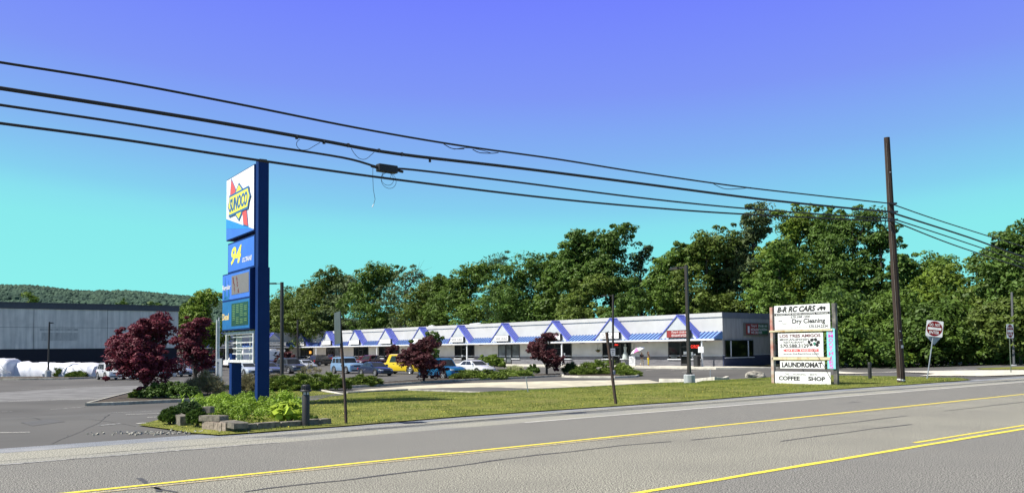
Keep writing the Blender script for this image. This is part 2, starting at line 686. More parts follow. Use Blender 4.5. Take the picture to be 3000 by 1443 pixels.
ss = sorted(set([-2600, -1400, -700, -400, -240, -180] + list(range(-120, 222, 3)) + [300, 420, 700, 1500, 2600]))
dd = sorted(set([-400, -100, -30] + list(range(-12, 172, 3)) + [200, 260, 400, 800, 1600, 3200]))
mb = MB()
vs = []
for d in dd:
    for s in ss:
        p = SD(s, d)
        vs.append((p.x, p.y, p.z - .06))
W_ = len(ss)
mb.add(vs, [(j * W_ + i, j * W_ + i + 1, (j + 1) * W_ + i + 1, (j + 1) * W_ + i) for j in range(len(dd) - 1) for i in range(W_ - 1)])
tag(mb.build('ground', M_soil), kind='structure')

sdp = lambda pts: [SD(*p) for p in pts]
M_lane = mat('dark_chip_seal', (.42, .41, .37), (.046, .046, .043), scale=58, rough=.95, spec=.2, detail=4, lo=.46, hi=.62, c3=(.14, .138, .13), scale3=.5, a3=.35)
sheet('road', sdp([(-90, -9), (260, -9), (260, 6.98), (-90, 6.98)]), 0.0, M_lane, 6)
sheet('road', sdp([(-90, 6.98), (260, 6.98), (260, 11.80), (-90, 11.72)]), 0.0, M_road, 6)
sheet('road', sdp([(-90, 11.72), (260, 11.80), (260, 15.45), (-90, 15.45)]), 0.0, M_lane, 6)
sheet('road_shoulder', sdp([(-90, 15.45), (260, 15.45), (260, 17.3), (-90, 17.3)]), 0.0, M_shoulder, 6)
sheet('gravel_verge', sdp([(-90, 17.3), (58, 17.3), (58, 18.05), (-90, 18.25)]), 0.002, M_gravel, 6)
sheet('parking_lot', sdp([(-150, 18.05), (58, 18.05), (58, 17.3), (180, 17.3), (180, 57), (90, 60), (86, 90), (76.6, 90),
                          (76.6, 168), (-150, 168)]), 0.0, M_lot, 3)
# worn lighter bands of the gas station lot
sheet('asphalt_patch', pxpoly([(-30, 1150), (250, 1133), (420, 1128), (420, 1152), (300, 1168), (-30, 1178)]), .004, M_lotfar)

crk = mat('lot_stain', (.070, .069, .067), (.088, .086, .082), scale=3, rough=.8)
for i, (a, b, c, d) in enumerate([((60, 1236), (150, 1226), (190, 1234), (95, 1247)), ((330, 1262), (410, 1258), (420, 1264), (345, 1270)),
                                  ((1250, 1134), (1420, 1128), (1440, 1130), (1270, 1137)), ((1600, 1116), (1700, 1112), (1720, 1114), (1610, 1118))]):
    sheet('asphalt_patch', pxpoly([a, b, c, d]), .005, crk)
yl = SD(14, 11.72)
ribbon('lane_marking', [SD(-14, 11.74), SD(120, 11.80)], .12, .006, M_yline, .10, 1)
ribbon('lane_marking', [SD(-14, 11.52), SD(14.5, 11.54)], .09, .006, M_ypale, .2, 2)
ribbon('lane_marking', [SD(19, 11.56), SD(26.5, 11.58)], .07, .006, M_ypale, .2, 3)
ribbon('lane_marking', [SD(44, 11.56), SD(110, 11.6)], .08, .006, M_ypale, .2, 4)
ribbon('lane_marking', [SD(-14, 7.02), SD(120, 7.06)], .12, .006, M_yline, .12, 5)
ribbon('lane_marking', [SD(15.0, 7.32), SD(120, 7.34)], .085, .006, M_yline, .12, 6)
ribbon('edge_line', [SD(13, 15.42), SD(140, 15.42)], .11, .006, M_wline, .12, 7)
ribbon('edge_line', [SD(-40, 15.5), SD(7, 15.46)], .10, .006, M_wpale, .5, 8)


def crack(pts, w, seed, m_=None):
    g = [G(*p) for p in pts]
    q = [g[0]]
    rng = random.Random(seed)
    for a, b in zip(g, g[1:]):
        n = max(2, int((b - a).length / .8))
        for i in range(1, n + 1):
            v = a.lerp(b, i / n)
            v.x += rng.uniform(-.03, .03)
            v.y += rng.uniform(-.03, .03)
            q.append(v)
    ribbon('sealed_crack', q, w, .005, m_ or M_tar, .35, seed)


crack([(718, 1440), (850, 1421), (1000, 1407), (1194, 1381), (1388, 1358), (1500, 1340), (1660, 1323), (1830, 1303), (1970, 1292)], .055, 1)
crack([(2027, 1288), (2180, 1272), (2349, 1252), (2500, 1236), (2656, 1217)], .045, 2)
crack([(2287, 1292), (2400, 1276), (2560, 1255), (2668, 1242)], .05, 3)
crack([(2765, 1203), (2880, 1190), (3050, 1170)], .05, 4)
crack([(2486, 1179), (2520, 1176)], .06, 5)
crack([(405, 1400), (430, 1418), (450, 1423), (470, 1440)], .07, 6)
crack([(440, 1424), (520, 1440)], .05, 7)
crack([(-20, 1352), (233, 1332), (466, 1312), (700, 1294), (1000, 1265)], .025, 8)
crack([(1000, 1263), (1350, 1235), (1650, 1209), (2000, 1182)], .05, 9)

crack([(-20, 1218), (120, 1228), (260, 1226), (400, 1248)], .02, 31, crk)
crack([(150, 1300), (240, 1262), (300, 1230), (318, 1212)], .018, 32, crk)
for i, (a, b, w, m_) in enumerate([((24, 1175), (310, 1164), .10, M_wline), ((256, 1202), (524, 1190), .09, M_wline), ((316, 1209), (500, 1201), .08, M_wline),
                                   ((368, 1214), (480, 1209), .08, M_wline), ((430, 1222), (468, 1220), .07, M_wline),
                                   ((150, 1198), (256, 1190), .16, M_wpale), ((-20, 1206), (38, 1204), .1, M_wpale), ((-10, 1267), (88, 1265), .07, M_wline),
                                   ((290, 1246), (350, 1240), .16, M_wpale), ((400, 1240), (468, 1235), .12, M_wline), ((60, 1140), (330, 1128), .25, M_wpale),
                                   ((1892, 1084), (1935, 1079.5), .12, M_wline), ((1965, 1083), (2010, 1079), .12, M_wline), ((1998, 1089), (2076, 1082), .12, M_wline),
                                   ((1680, 1077), (1720, 1075), .12, M_wline), ((2800, 1080), (2832, 1080.5), .15, M_wline), ((2845, 1110), (2890, 1112), .2, M_wpale)]):
    ribbon('parking_line', [G(*a), G(*b)], w, .008, m_, .15, 20 + i)

lawn_px = [(2845, 1113), (2660, 1127), (2446, 1141), (2200, 1161), (2000, 1177), (1700, 1197), (1350, 1221), (1000, 1250), (900, 1257), (760, 1268), (640, 1276),
           (560, 1270), (480, 1257), (405, 1247), (440, 1238), (500, 1222), (570, 1190), (640, 1163), (690, 1151), (760, 1150), (905, 1143), (985, 1153),
           (1015, 1152), (1194, 1144), (1377, 1150), (1543, 1144), (1740, 1133), (1932, 1124), (2039, 1122), (2097, 1113), (2272, 1104), (2458, 1101),
           (2660, 1104), (2815, 1108)]
LAWN = pxpoly(lawn_px)
sheet('lawn', LAWN, .03, M_grass)
sheet('lawn', pxpoly([(2858, 1079), (3000, 1074), (3150, 1070), (3150, 1084), (3000, 1082), (2880, 1082)]), .03, M_grass)
sheet('footpath', pxpoly([(800, 1171), (930, 1159), (985, 1154), (1010, 1157), (950, 1166), (800, 1182)]), .045, M_lot)
sheet('concrete_apron', pxpoly([(1030, 1143), (1200, 1130), (1350, 1122), (1480, 1118), (1700, 1114), (1900, 1112), (1932, 1119), (1935, 1121),
                                (1740, 1130), (1560, 1137), (1400, 1133), (1210, 1138), (1100, 1143)]), .010, M_cream)
sheet('sidewalk', pxpoly([(2455, 1088), (2700, 1088), (3080, 1085), (3150, 1094), (2880, 1103), (2694, 1102), (2740, 1096), (2455, 1094.5)]), .05, M_walk)


def in_poly(X, Y, poly):
    inside = np.zeros(len(X), bool)
    n = len(poly)
    for i in range(n):
        x1, y1 = poly[i][0], poly[i][1]
        x2, y2 = poly[(i + 1) % n][0], poly[(i + 1) % n][1]
        c = ((y1 > Y) != (y2 > Y)) & (X < (x2 - x1) * (Y - y1) / (y2 - y1 + 1e-12) + x1)
        inside ^= c
    return inside


def zg_np(X, Y):
    s = X * RD.x + Y * RD.y
    d = X * ND.x + Y * ND.y
    t = np.clip((S_F - s - 3) / 15, 0, 1)
    base = -.55 - .4 * t * t * (3 - 2 * t)
    t = np.clip((d - 24) / 20, 0, 1)
    return base * t * t * (3 - 2 * t)


def scatter_blades(name, poly, n, h, w, mats_, seed, off=.03, flowers=0, label=None):
    rng = np.random.default_rng(seed)
    xs = [p[0] for p in poly]
    ys = [p[1] for p in poly]
    X = rng.uniform(min(xs), max(xs), n)
    Y = rng.uniform(min(ys), max(ys), n)
    k = in_poly(X, Y, poly)
    X, Y = X[k], Y[k]
    Z = zg_np(X, Y) + off
    P = np.stack([X, Y, Z], 1)
    hh = h * rng.uniform(.5, 1.3, len(X)) * (1 + .6 * np.sin(X * 1.7) * np.sin(Y * 1.3))
    T = unit(np.stack([rng.normal(size=len(X)) * .5, rng.normal(size=len(X)) * .5, np.ones(len(X))], 1)) * (hh * .6)[:, None]
    a = rng.uniform(0, 6.283, len(X))
    B = np.stack([np.cos(a), np.sin(a), np.zeros(len(X))], 1) * w
    mi = (rng.random(len(X)) < flowers).astype(int) if flowers else None
    P[:, 2] += T[:, 2]
    if flowers:
        f = mi == 1
        P[f, 2] += .02
        T[f] = np.array([0, .011, .008])
        B[f] = np.array([.013, 0, 0])
    me = quads_mesh(name, P, T, B, mats_, mi)
    o = link(name, me)
    tag(o, label, None, None, 'stuff')
    return o


M_flower = mat('yellow_petals', (.70, .60, .08), (.6, .5, .05), scale=5)
near = [p for p in LAWN]
o = scatter_blades('grass', near, 420000, .034, .010, [M_blade, M_flower], 5, flowers=.006, label='short mown grass of the lawn with small yellow flowers')
o['category'] = 'grass'
kf = kerb
kf('kerb', pxpoly([(1015, 1153), (1100, 1148), (1194, 1143)]), .2, .13, M_kerb)
kf('kerb', pxpoly([(1194, 1143), (1290, 1146), (1377, 1150), (1543, 1144), (1740, 1133), (1932, 1124)]), .2, .10, M_kerb)
kf('kerb', pxpoly([(1934, 1119), (1990, 1119.5), (2094, 1116), (2130, 1111)]), .3, .28, M_walk)
kf('kerb', pxpoly([(905, 1143), (940, 1143), (970, 1149), (1000, 1155), (1012, 1155)]), .2, .08, M_walk)
# planting islands
isl = [([(905, 1140), (1015, 1136), (1130, 1129), (1250, 1121), (1400, 1113), (1541, 1107), (1644, 1101.5)],
        [(1644, 1096), (1541, 1099), (1400, 1104), (1250, 1113), (1130, 1122), (1015, 1129), (905, 1133)]),
       ([(1648, 1104), (1700, 1106), (1800, 1106.5), (1862, 1104), (1874, 1100)], [(1850, 1094), (1760, 1091), (1690, 1092), (1652, 1096)]),
       ([(255, 1188), (330, 1186), (524, 1177), (640, 1168), (700, 1158)], [(760, 1130), (640, 1135), (520, 1140), (395, 1150)]),
       ([(-60, 1113), (60, 1112), (200, 1110), (296, 1106)], [(296, 1101), (200, 1104), (60, 1106), (-60, 1107)]),
       ([(700, 1150), (800, 1145), (905, 1140)], [(905, 1128), (800, 1130), (700, 1134)])]
for i, (a, b) in enumerate(isl):
    poly = pxpoly(a + b)
    sheet('planting_bed', poly, .12, M_mulch)
    kf('kerb', poly, .18, .17, M_walk if i == 1 else M_kerb, close=True)

# stone rubble at the corner of the verge
rng = np.random.default_rng(3)
c0 = G(500, 1268)
n = 170
P = np.stack([c0.x + rng.normal(size=n) * .7, c0.y + rng.normal(size=n) * .22, np.full(n, .015)], 1)
mb = MB()
for p in P:
    r = rng.uniform(.008, .028)
    mb.M = Matrix.Translation(Vector(p)) @ Euler(rng.uniform(0, 3, 3)).to_matrix().to_4x4()
    mb.box(-r, r, -r * .7, r * .7, -r * .6, r * .6)
mb.M = Matrix.Identity(4)
tag(mb.build('gravel', M_kerb), 'loose pale stones spilled at the corner of the verge', 'gravel', kind='stuff')

# ------------------------------------------------------------------ hill with forest
M_forest = mat('far_forest', (.070, .112, .078), (.036, .062, .050), scale=.05, rough=1, spec=.05, detail=8)
ridge = [(-400, 850), (-150, 842), (0, 839), (60, 839), (126, 843), (218, 855), (300, 856), (378, 855), (483, 864), (560, 872), (655, 885), (800, 905), (1100, 935), (1500, 960), (2200, 985)]


def ridge_y(px):
    return float(np.interp(px, [r[0] for r in ridge], [r[1] for r in ridge]))


YR = 1500.0
mb = MB()
vs = []
pxs = np.linspace(-400, 2200, 60)
for j, fr in enumerate((0, .3, .6, 1.0, 1.25)):
    for px in pxs:
        top = atY(px, ridge_y(px), YR)
        Y = 900 + (YR - 900) * fr
        zz = max(0, top.z) * (sm(fr, 0, 1) if fr <= 1 else .75) - 2
        vs.append((top.x / YR * Y, Y, zz))
W_ = len(pxs)
mb.add(vs, [(j * W_ + i, j * W_ + i + 1, (j + 1) * W_ + i + 1, (j + 1) * W_ + i) for j in range(4) for i in range(W_ - 1)])
tag(mb.build('hills', M_forest, smooth=180), kind='structure')
bm = bmesh.new()
bmesh.ops.create_icosphere(bm, subdivisions=1, radius=1)
ico = np.array([v.co[:] for v in bm.verts])
icf = np.array([[v.index for v in f.verts] for f in bm.faces])
bm.free()
rng = np.random.default_rng(11)
NB = 5200
px = rng.uniform(-300, 760, NB)
fr = rng.random(NB) ** .7 * .75 + .25
AV = []
for i in range(NB):
    top = atY(px[i], ridge_y(px[i]), YR)
    Y = 900 + (YR - 900) * fr[i]
    z = top.z * sm(fr[i], 0, 1) - 3
    r = rng.uniform(3.5, 7.0)
    q = ico * (1 + rng.uniform(-.22, .22, (len(ico), 1))) * np.array([r, r, r * .85]) + np.array([top.x / YR * Y, Y, z])
    AV.append(q)
AV = np.concatenate(AV)
AF = (icf[None] + (np.arange(NB) * len(ico))[:, None, None]).reshape(-1, 3)
me = bpy.data.meshes.new('forest')
me.from_pydata(AV.tolist(), [], AF.tolist())
me.materials.append(M_forest)
tag(link('forest', me), 'dense green forest covering the far hill on the left', 'forest', kind='stuff')

# ------------------------------------------------------------------ shopping plaza
M_white = mat('white_stucco', (.55, .55, .54), (.50, .50, .49), scale=.7, rough=.85, detail=7, c3=(.42, .42, .41), scale3=.3, a3=.35)
M_gable = mat('gable_stucco', (.52, .55, .58), (.45, .48, .51), scale=1.6, rough=.85, detail=7)
M_wallg = mat('light_grey_wall', (.52, .50, .48), (.44, .42, .40), scale=.8, rough=.9, detail=6)
M_endw = mat('end_wall_grey', (.40, .39, .38), (.32, .31, .30), scale=1.2, rough=.9, detail=6, stretch=(3, 3, .4))
M_band = mat('parapet_grey', (.17, .18, .21), (.14, .15, .18), scale=1, rough=.8)
M_block = mat('grey_block', (.17, .17, .19), (.11, .11, .125), scale=3, rough=.95, detail=5, stretch=(.4, .4, 3))
M_blkblue = mat('blue_grey_block', (.055, .065, .12), (.04, .05, .095), scale=3, rough=.9, stretch=(.4, .4, 3))
M_bluemet = mat('blue_metal_roof', (.16, .30, .58), (.12, .24, .50), scale=2, rough=.32, spec=.6)
M_gabmet = mat('violet_blue_metal', (.14, .17, .62), (.12, .15, .55), scale=2, rough=.35, spec=.6)
M_seam = mat('blue_seam_shade', (.04, .07, .26), rough=.4)  # ribs darker than the roof sheets: seam shadow put into their colour
M_trim = mat('white_trim', (.74, .76, .80), (.62, .64, .68), scale=2, rough=.5)
M_glass = glassmat('dark_glass', (.008, .010, .011), .15)
M_glasslit = glassmat('shop_glass', (.16, .18, .19))
M_glassg = glassmat('green_dark_glass', (.006, .012, .009), .12)
M_frame = mat('dark_frame', (.035, .035, .038), rough=.5)
M_black = mat('black_lettering', (.02, .02, .022), (.015, .015, .016), rough=.6)
M_signw = mat('white_sign_face', (.82, .82, .82), (.76, .76, .77), scale=3, rough=.5)
M_red = mat('red_sign', (.30, .035, .03), (.24, .03, .03), rough=.6)
M_redb = mat('red_neon', (.8, .03, .02), emit=(1, .05, .03), estr=1.2)
M_pink = mat('pink_lettering', (.75, .18, .35), rough=.6)
M_teal = mat('teal_lettering', (.12, .55, .55), rough=.6)
M_greensign = mat('green_sign', (.03, .14, .07), rough=.6)
M_paper = mat('paper_white', (.7, .72, .74), rough=.8)
M_orange = mat('orange_glow_sign', (.8, .35, .06), emit=(1, .45, .08), estr=.7)

C0 = SD(S_F, D_C)
Z0 = -0.40
plaza = thing('shopping_plaza', 'long white single storey shopping plaza with blue metal canopy and row of triangular gables', 'building',
              (C0.x, C0.y, Z0), math.atan2(ND.y, ND.x))
LW = 101.2
HP = 5.75


def mt(px, yout=0.0, py=1020):
    """local x on the facade plane (offset yout outwards) seen in pixel column px"""
    r = ray(px, py)
    o = Vector((C0.x, C0.y)) - RD * yout
    a, b, c, d = ND.x, -r.x, ND.y, -r.y
    det = a * d - b * c
    t = (-o.x * d + o.y * b) / det
    k = (-a * o.y + c * o.x) / det
    return t, k


def mz(px, py, yout=0.0):
    t, k = mt(px, yout, py)
    return CAMH + ray(px, py).z * k - Z0


def me_(px, py=1020):
    """distance along the end wall"""
    r = ray(px, py)
    a, b, c, d = RD.x, -r.x, RD.y, -r.y
    det = a * d - b * c
    return (-C0.x * d + C0.y * b) / det


def me_z(px, py):
    r = ray(px, py)
    a, b, c, d = RD.x, -r.x, RD.y, -r.y
    det = a * d - b * c
    k = (-a * C0.y + c * C0.x) / det
    return CAMH + r.z * k - Z0


DEP = me_(2292)
I4 = Matrix.Identity(4)
MW = Matrix.Translation((LW, 0, 0)) @ Matrix.Rotation(math.pi / 2, 4, 'Z')
LWING = 42.0
mb = MB()
mb.box(.0, LW, -DEP, 0, 0, HP - .45)
mb.box(LW, LW + 14, -DEP, LWING, 0, HP - .45)
mb.build('wall', M_white, plaza)
mb = MB()
mb.box(-.05, LW - .14, -DEP - .05, .10, HP - .45, HP)
mb.box(LW - .10, LW + 14.05, -DEP - .04, LWING + .05, HP - .45, HP)
mb.build('parapet', M_white, plaza)
mb = MB()
mb.box(-.025, 0, -DEP, -.003, 1.15, HP - .44)
mb.build('end_wall', M_endw, plaza)
mb = MB()
mb.box(-.075, -.051, -DEP, .051, HP - .62, HP + .02)
mb.build('end_parapet', M_band, plaza)
mb = MB()
mb.box(-.10, 0, -DEP, .06, 0, 1.15)
mb.build('end_base', M_blkblue, plaza)
mb = MB()
mb.box(-.115, 0, -DEP, .075, 1.15, 1.20)
mb.box(.02, LW, 0.075, .10, 1.10, 1.16)
mb.build('base_ledge', M_trim, plaza)
mb = MB()
mb.box(-.0, LW, 0, .035, .9, 2.74)
mb.M = MW
mb.box(0, LWING, 0, .035, .9, 2.74)
mb.build('storefront_wall', M_wallg, plaza)
mb = MB()
mb.box(.02, LW, 0.0, .075, 0, 1.10)
mb.M = MW
mb.box(0.1, LWING, 0, .075, 0, 1.10)
mb.build('block_base', M_block, plaza)
# canopy
T_END = mt(2093, 1.4, 992)[0]


def canopy(M, a, b, at=None):
    at = a if at is None else at
    mb = MB()
    mb.M = M
    y0, y1, z0_, z1_ = 0.0, 1.4, 3.70, 2.97
    # tapered right end, hipped towards the corner
    mb.add([(a, y1, z1_), (b, y1, z1_), (b, y0, z0_), (at, y0, z0_), (a, y1, z1_ - .06), (b, y1, z1_ - .06), (b, y0, z1_ - .06), (at, y0, z1_ - .06)],
           [(0, 1, 2, 3), (4, 7, 6, 5), (0, 4, 5, 1), (0, 3, 7, 4), (1, 5, 6, 2)])
    o = mb.build('canopy_roof', M_bluemet, plaza)
    mb = MB()
    mb.M = M
    x = a + .1
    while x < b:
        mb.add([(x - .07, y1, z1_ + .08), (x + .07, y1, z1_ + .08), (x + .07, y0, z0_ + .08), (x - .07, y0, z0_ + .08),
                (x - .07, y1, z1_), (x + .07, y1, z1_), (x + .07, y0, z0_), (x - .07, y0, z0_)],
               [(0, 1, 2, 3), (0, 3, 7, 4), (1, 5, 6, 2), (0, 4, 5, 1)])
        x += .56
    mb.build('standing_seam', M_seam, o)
    mb = MB()
    mb.M = M
    mb.box(a - .05, b, 1.38, 1.56, 2.78, 2.96)
    mb.build('gutter', M_trim, plaza)
    mb = MB()
    mb.M = M
    mb.box(a, b, 0.04, 1.37, 2.74, 2.80)
    mb.build('soffit', M_wallg, plaza)


canopy(I4, T_END, LW - 1.6, 0.0)
canopy(MW, 1.6, LWING)


def gable(M, x, hw, apex=5.62):
    z0_ = 2.98
    y1 = 1.30
    mb = MB()
    mb.M = M
    mb.prism([(x - hw + .06, z0_), (x + hw - .06, z0_), (x, apex - .10)], 'y', y1 - .12, y1)
    g = mb.build('gable', M_gable, plaza)
    mb = MB()
    mb.M = M
    for sg in (-1, 1):
        e = (x + sg * (hw + .05), z0_ - .03)
        t_ = (x, apex)
        mb.prism([e, (e[0], e[1] - .10), (t_[0], t_[1] - .13), t_] if sg > 0 else [t_, (t_[0], t_[1] - .13), (e[0], e[1] - .10), e], 'y', .06, y1 + .10)
    mb.prism([(x - .12, apex - .06), (x, apex + .06), (x + .12, apex - .06)], 'y', .06, y1 + .12)
    mb.build('gable_roof', M_gabmet, g)
    mb = MB()
    mb.M = M
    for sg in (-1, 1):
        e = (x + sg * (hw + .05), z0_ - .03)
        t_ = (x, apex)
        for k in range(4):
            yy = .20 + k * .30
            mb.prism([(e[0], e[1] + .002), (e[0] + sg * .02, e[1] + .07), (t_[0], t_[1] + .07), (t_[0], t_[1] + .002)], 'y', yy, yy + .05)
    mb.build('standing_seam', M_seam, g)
    return g


apx = [1984.5, 1787.5, 1619, 1471, 1342, 1228.5, 1129, 1039.5, 957, 882]
ax0 = [mt(p, 1.3, 950)[0] for p in apx]
HWG = abs(mt(1929, 1.3, 988)[0] - mt(2050, 1.3, 988)[0]) / 2
for x in ax0:
    gable(I4, x, HWG)


def wy(px, py=1010, out=1.3):
    """distance along the wing facade"""
    r = ray(px, py)
    p = Vector((C0.x, C0.y)) + ND * (LW - out)
    # p - RD*y = k r
    a, b, c, d = -RD.x, -r.x, -RD.y, -r.y
    det = a * d - b * c
    return (-p.x * d + p.y * b) / det


for p in (802, 650):
    gable(MW, wy(p), HWG)

# shop sign boxes on the gables
DT = {'L': Vector((-1, 0, 0))}


def shop_sign(M, x0, x1, z0_=3.15, z1_=3.95, face=M_signw, words=()):
    mb = MB()
    mb.M = M
    mb.box(x0, x1, 1.34, 1.62, z0_, z1_)
    s = mb.build('shop_sign', M_frame, plaza)
    mb = MB()
    mb.M = M
    mb.box(x0 + .04, x1 - .04, 1.621, 1.635, z0_ + .04, z1_ - .04)
    mb.build('sign_face', face, s)
    R_ = M.to_3x3() @ Vector((-1, 0, 0))
    for (body, u, v, w, h, m_, sh) in words:
        o_ = M @ Vector((x1 - u * (x1 - x0), 1.642, z0_ + v * (z1_ - z0_)))
        text(body, m_, s, o_, R_, (0, 0, 1), w * (x1 - x0), h * (z1_ - z0_), shear=sh, bold=.01)
    return s


def sgn(pl, pr, **k):
    a, b = mt(pr, 1.62, 975)[0], mt(pl, 1.62, 975)[0]
    shop_sign(I4, a, b, **k)


M_whitetx = mat('white_lettering', (.8, .8, .8), rough=.6)
M_white_dirty = M_signw
sgn(1952.7, 2021, face=M_red, words=[("Tony's", .22, .55, .30, .36, M_whitetx, .3), ('570-588-1400', .56, .62, .36, .22, M_whitetx, 0),
                                      ('RESTAURANT & PIZZERIA', .22, .14, .72, .30, M_whitetx, 0)])
sgn(1758, 1813, words=[('G   UT', .1, .55, .5, .25, M_black, 0), ('W    T  T', .15, .15, .75, .25, M_black, 0)])
sgn(1593, 1641, words=[('JOY SWEET', .06, .50, .85, .32, M_pink, 0), ('___', .2, .15, .55, .06, M_teal, 0)])
sgn(1448.5, 1489, words=[('SUDZ DUDZ', .08, .28, .84, .42, M_black, 0)])
sgn(1320, 1357, words=[('SUDZ DUDZ', .08, .28, .84, .42, M_black, 0)])
sgn(1210, 1243)
sgn(1112, 1144)
sgn(1023, 1051.5)
sgn(942, 968.5)
sgn(870, 891, words=[('& Tax', .35, .25, .6, .5, M_black, 0)])
yb = wy(802)
shop_sign(MW, yb - 2.4, yb + 2.4, words=[('LOS TRES AMIGOS', .25, .55, .65, .25, M_black, 0), ('MEXICAN & SPANISH', .1, .15, .8, .2, M_black, 0)])
shop_sign(MW, yb - 2.2, yb + 2.6, z0_=1.95, z1_=2.55, words=[('570-588-3129', .1, .25, .8, .5, M_red, 0)])
yb = wy(655)
shop_sign(MW, yb - 2.4, yb + 2.4, words=[('TRAVEL', .2, .3, .6, .45, M_black, 0)])


def window(M, x0, x1, z0_=.78, z1_=2.7, gm=None, y=.06, mull=0, nm='window'):
    gm = gm or M_glass
    mb = MB()
    mb.M = M
    f = .07
    mb.box(x0, x1, y, y + .08, z0_, z0_ + f)
    mb.box(x0, x1, y, y + .08, z1_ - f, z1_)
    mb.box(x0, x0 + f, y, y + .08, z0_ + f, z1_ - f)
    mb.box(x1 - f, x1, y, y + .08, z0_ + f, z1_ - f)
    for i in range(mull):
        xm = x0 + (x1 - x0) * (i + 1) / (mull + 1)
        mb.box(xm - .03, xm + .03, y, y + .08, z0_ + f, z1_ - f)
    w = mb.build(nm, M_frame, plaza)
    mb = MB()
    mb.M = M
    mb.box(x0 + f, x1 - f, y - .02, y + .03, z0_ + f, z1_ - f)
    mb.build('pane', gm, w)
    if nm == 'window':
        mb = MB()
        mb.M = M
        mb.box(x0 - .1, x1 + .1, y, y + .14, z0_ - .09, z0_ - .002)
        mb.build('sill', M_trim, w)
    return w


def door(M, x0, x1, gm=None, y=.06, trans=True):
    gm = gm or M_glass
    mb = MB()
    mb.M = M
    f = .08
    mb.box(x0, x0 + f, y, y + .10, 0, 2.7)
    mb.box(x1 - f, x1, y, y + .10, 0, 2.7)
    mb.box(x0 + f, x1 - f, y, y + .10, 2.1, 2.2)
    mb.box(x0 + f, x1 - f, y, y + .10, 2.62, 2.7)
    mb.box(x0 + f, x1 - f, y, y + .09, 0.02, .25)
    d = mb.build('door', M_frame, plaza)
    mb = MB()
    mb.M = M
    mb.box(x0 + f, x1 - f, y - .02, y + .03, .25, 2.1)
    mb.box(x0 + f, x1 - f, y - .02, y + .03, 2.2, 2.62)
    mb.build('pane', gm, d)
    mb = MB()
    mb.M = M
    mb.tube([(x0 + .18, y + .14, .9), (x0 + .18, y + .14, 1.25)], .018, 6)
    mb.build('handle', M_trim, d)
    return d


def span(pl, pr, y=.08):
    return mt(pr, y, 1040)[0], mt(pl, y, 1040)[0]


for (pl, pr, kind, gm) in [(1958.7, 1994, 'w', None), (1995.5, 2020, 'd', None), (2021.5, 2053, 'w', None),
                           (1766, 1798, 'w', None), (1799, 1818, 'd', None), (1819.5, 1849, 'w', None),
                           (1650, 1674.7, 'w', None), (1600, 1625, 'w', None), (1627, 1648, 'd', None),
                           (1459.7, 1481.5, 'w', M_glasslit), (1483, 1499, 'd', M_glasslit), (1500.5, 1522.5, 'w', M_glasslit),
                           (1332.6, 1352, 'w', None), (1353, 1367, 'd', None), (1371, 1389.5, 'w', None),
                           (1200, 1214, 'w', None), (1215, 1228, 'd', None), (1229, 1250, 'w', None),
                           (1110, 1126, 'w', None), (1127, 1140, 'd', None), (1141, 1170, 'w', None),
                           (1036.5, 1051, 'w', None), (1052, 1063, 'd', None), (1064, 1079, 'w', None),
                           (956, 970, 'w', None), (971, 980, 'd', None), (981, 995, 'w', M_glasslit),
                           (881, 893, 'w', None), (894, 903, 'd', None), (904, 917, 'w', None)]:
    a, b = span(pl, pr)
    (window if kind == 'w' else door)(I4, a, b, gm=gm)
for yy in (wy(802) - 4, wy(650) - 4, wy(802) - 14):
    window(MW, yy + .2, yy + 3.2)
    door(MW, yy + 3.3, yy + 4.4)
    window(MW, yy + 4.5, yy + 7.5)
# end wall window and sign
ME = Matrix.Rotation(-math.pi / 2, 4, 'Z')      # x' -> -y (away along the end wall), y' -> -(-x)
ME = Matrix(((0, -1, 0, 0), (-1, 0, 0, 0), (0, 0, 1, 0), (0, 0, 0, 1)))
e0, e1 = me_(2121.5), me_(2203.7)
w = window(ME, e0, e1, z0_=.95, z1_=2.78, gm=M_glassg, y=.10)
mb = MB()
mb.M = ME
for px in (2138, 2189):
    e = me_(px)
    mb.box(e - .05, e + .05, .11, .20, 1.02, 2.71)
mb.build('mullion', M_trim, w)
e0, e1 = me_(2178.7), me_(2246.6)
mb = MB()
mb.M = ME
mb.box(e0, e1, .03, .25, me_z(2210, 982), me_z(2210, 945))
s = mb.build('shop_sign', mat('sign_box_grey', (.16, .15, .13), rough=.7), plaza)
za, zb = me_z(2210, 982) + .12, me_z(2210, 945) - .12
mb = MB()
mb.M = ME
mb.box(e0 + .15, e1 - .15, .251, .262, za, zb)
mb.box(e0 + .15 + (e1 - e0) * .20, e1 - .15, .2625, .27, za + (zb - za) * .62, zb)
mb.build('sign_face', M_red, s)
mb = MB()
mb.M = ME
mb.box(e0 + .16 + (e1 - e0) * .52, e1 - .16, .2705, .274, za + .01, zb - .01)
mb.build('sign_patch', M_greensign, s)
Rv = (ME.to_3x3() @ Vector((1, 0, 0)))


def etext(body, u, v, w, h, m_, sh=0):
    o_ = ME @ Vector((e0 + .15 + u * (e1 - e0 - .3), .278, za + v * (zb - za)))
    text(body, m_, s, o_, Rv, (0, 0, 1), w * (e1 - e0 - .3), h * (zb - za), shear=sh, bold=.02)


etext("Tony's", .22, .66, .28, .28, M_whitetx, .3)
etext('570-588-1400', .56, .70, .42, .2, M_whitetx)
etext('RESTAURANT & PIZZERIA', .22, .36, .76, .22, M_whitetx)
etext('WE DELIVER', .22, .06, .52, .24, M_whitetx)
mb = MB()
mb.M = ME
cxm = e0 + .15 + .11 * (e1 - e0)
mb.box(cxm - .16, cxm + .16, .264, .28, za + .15, zb - .25)
mb.build('sign_emblem', M_whitetx, s)

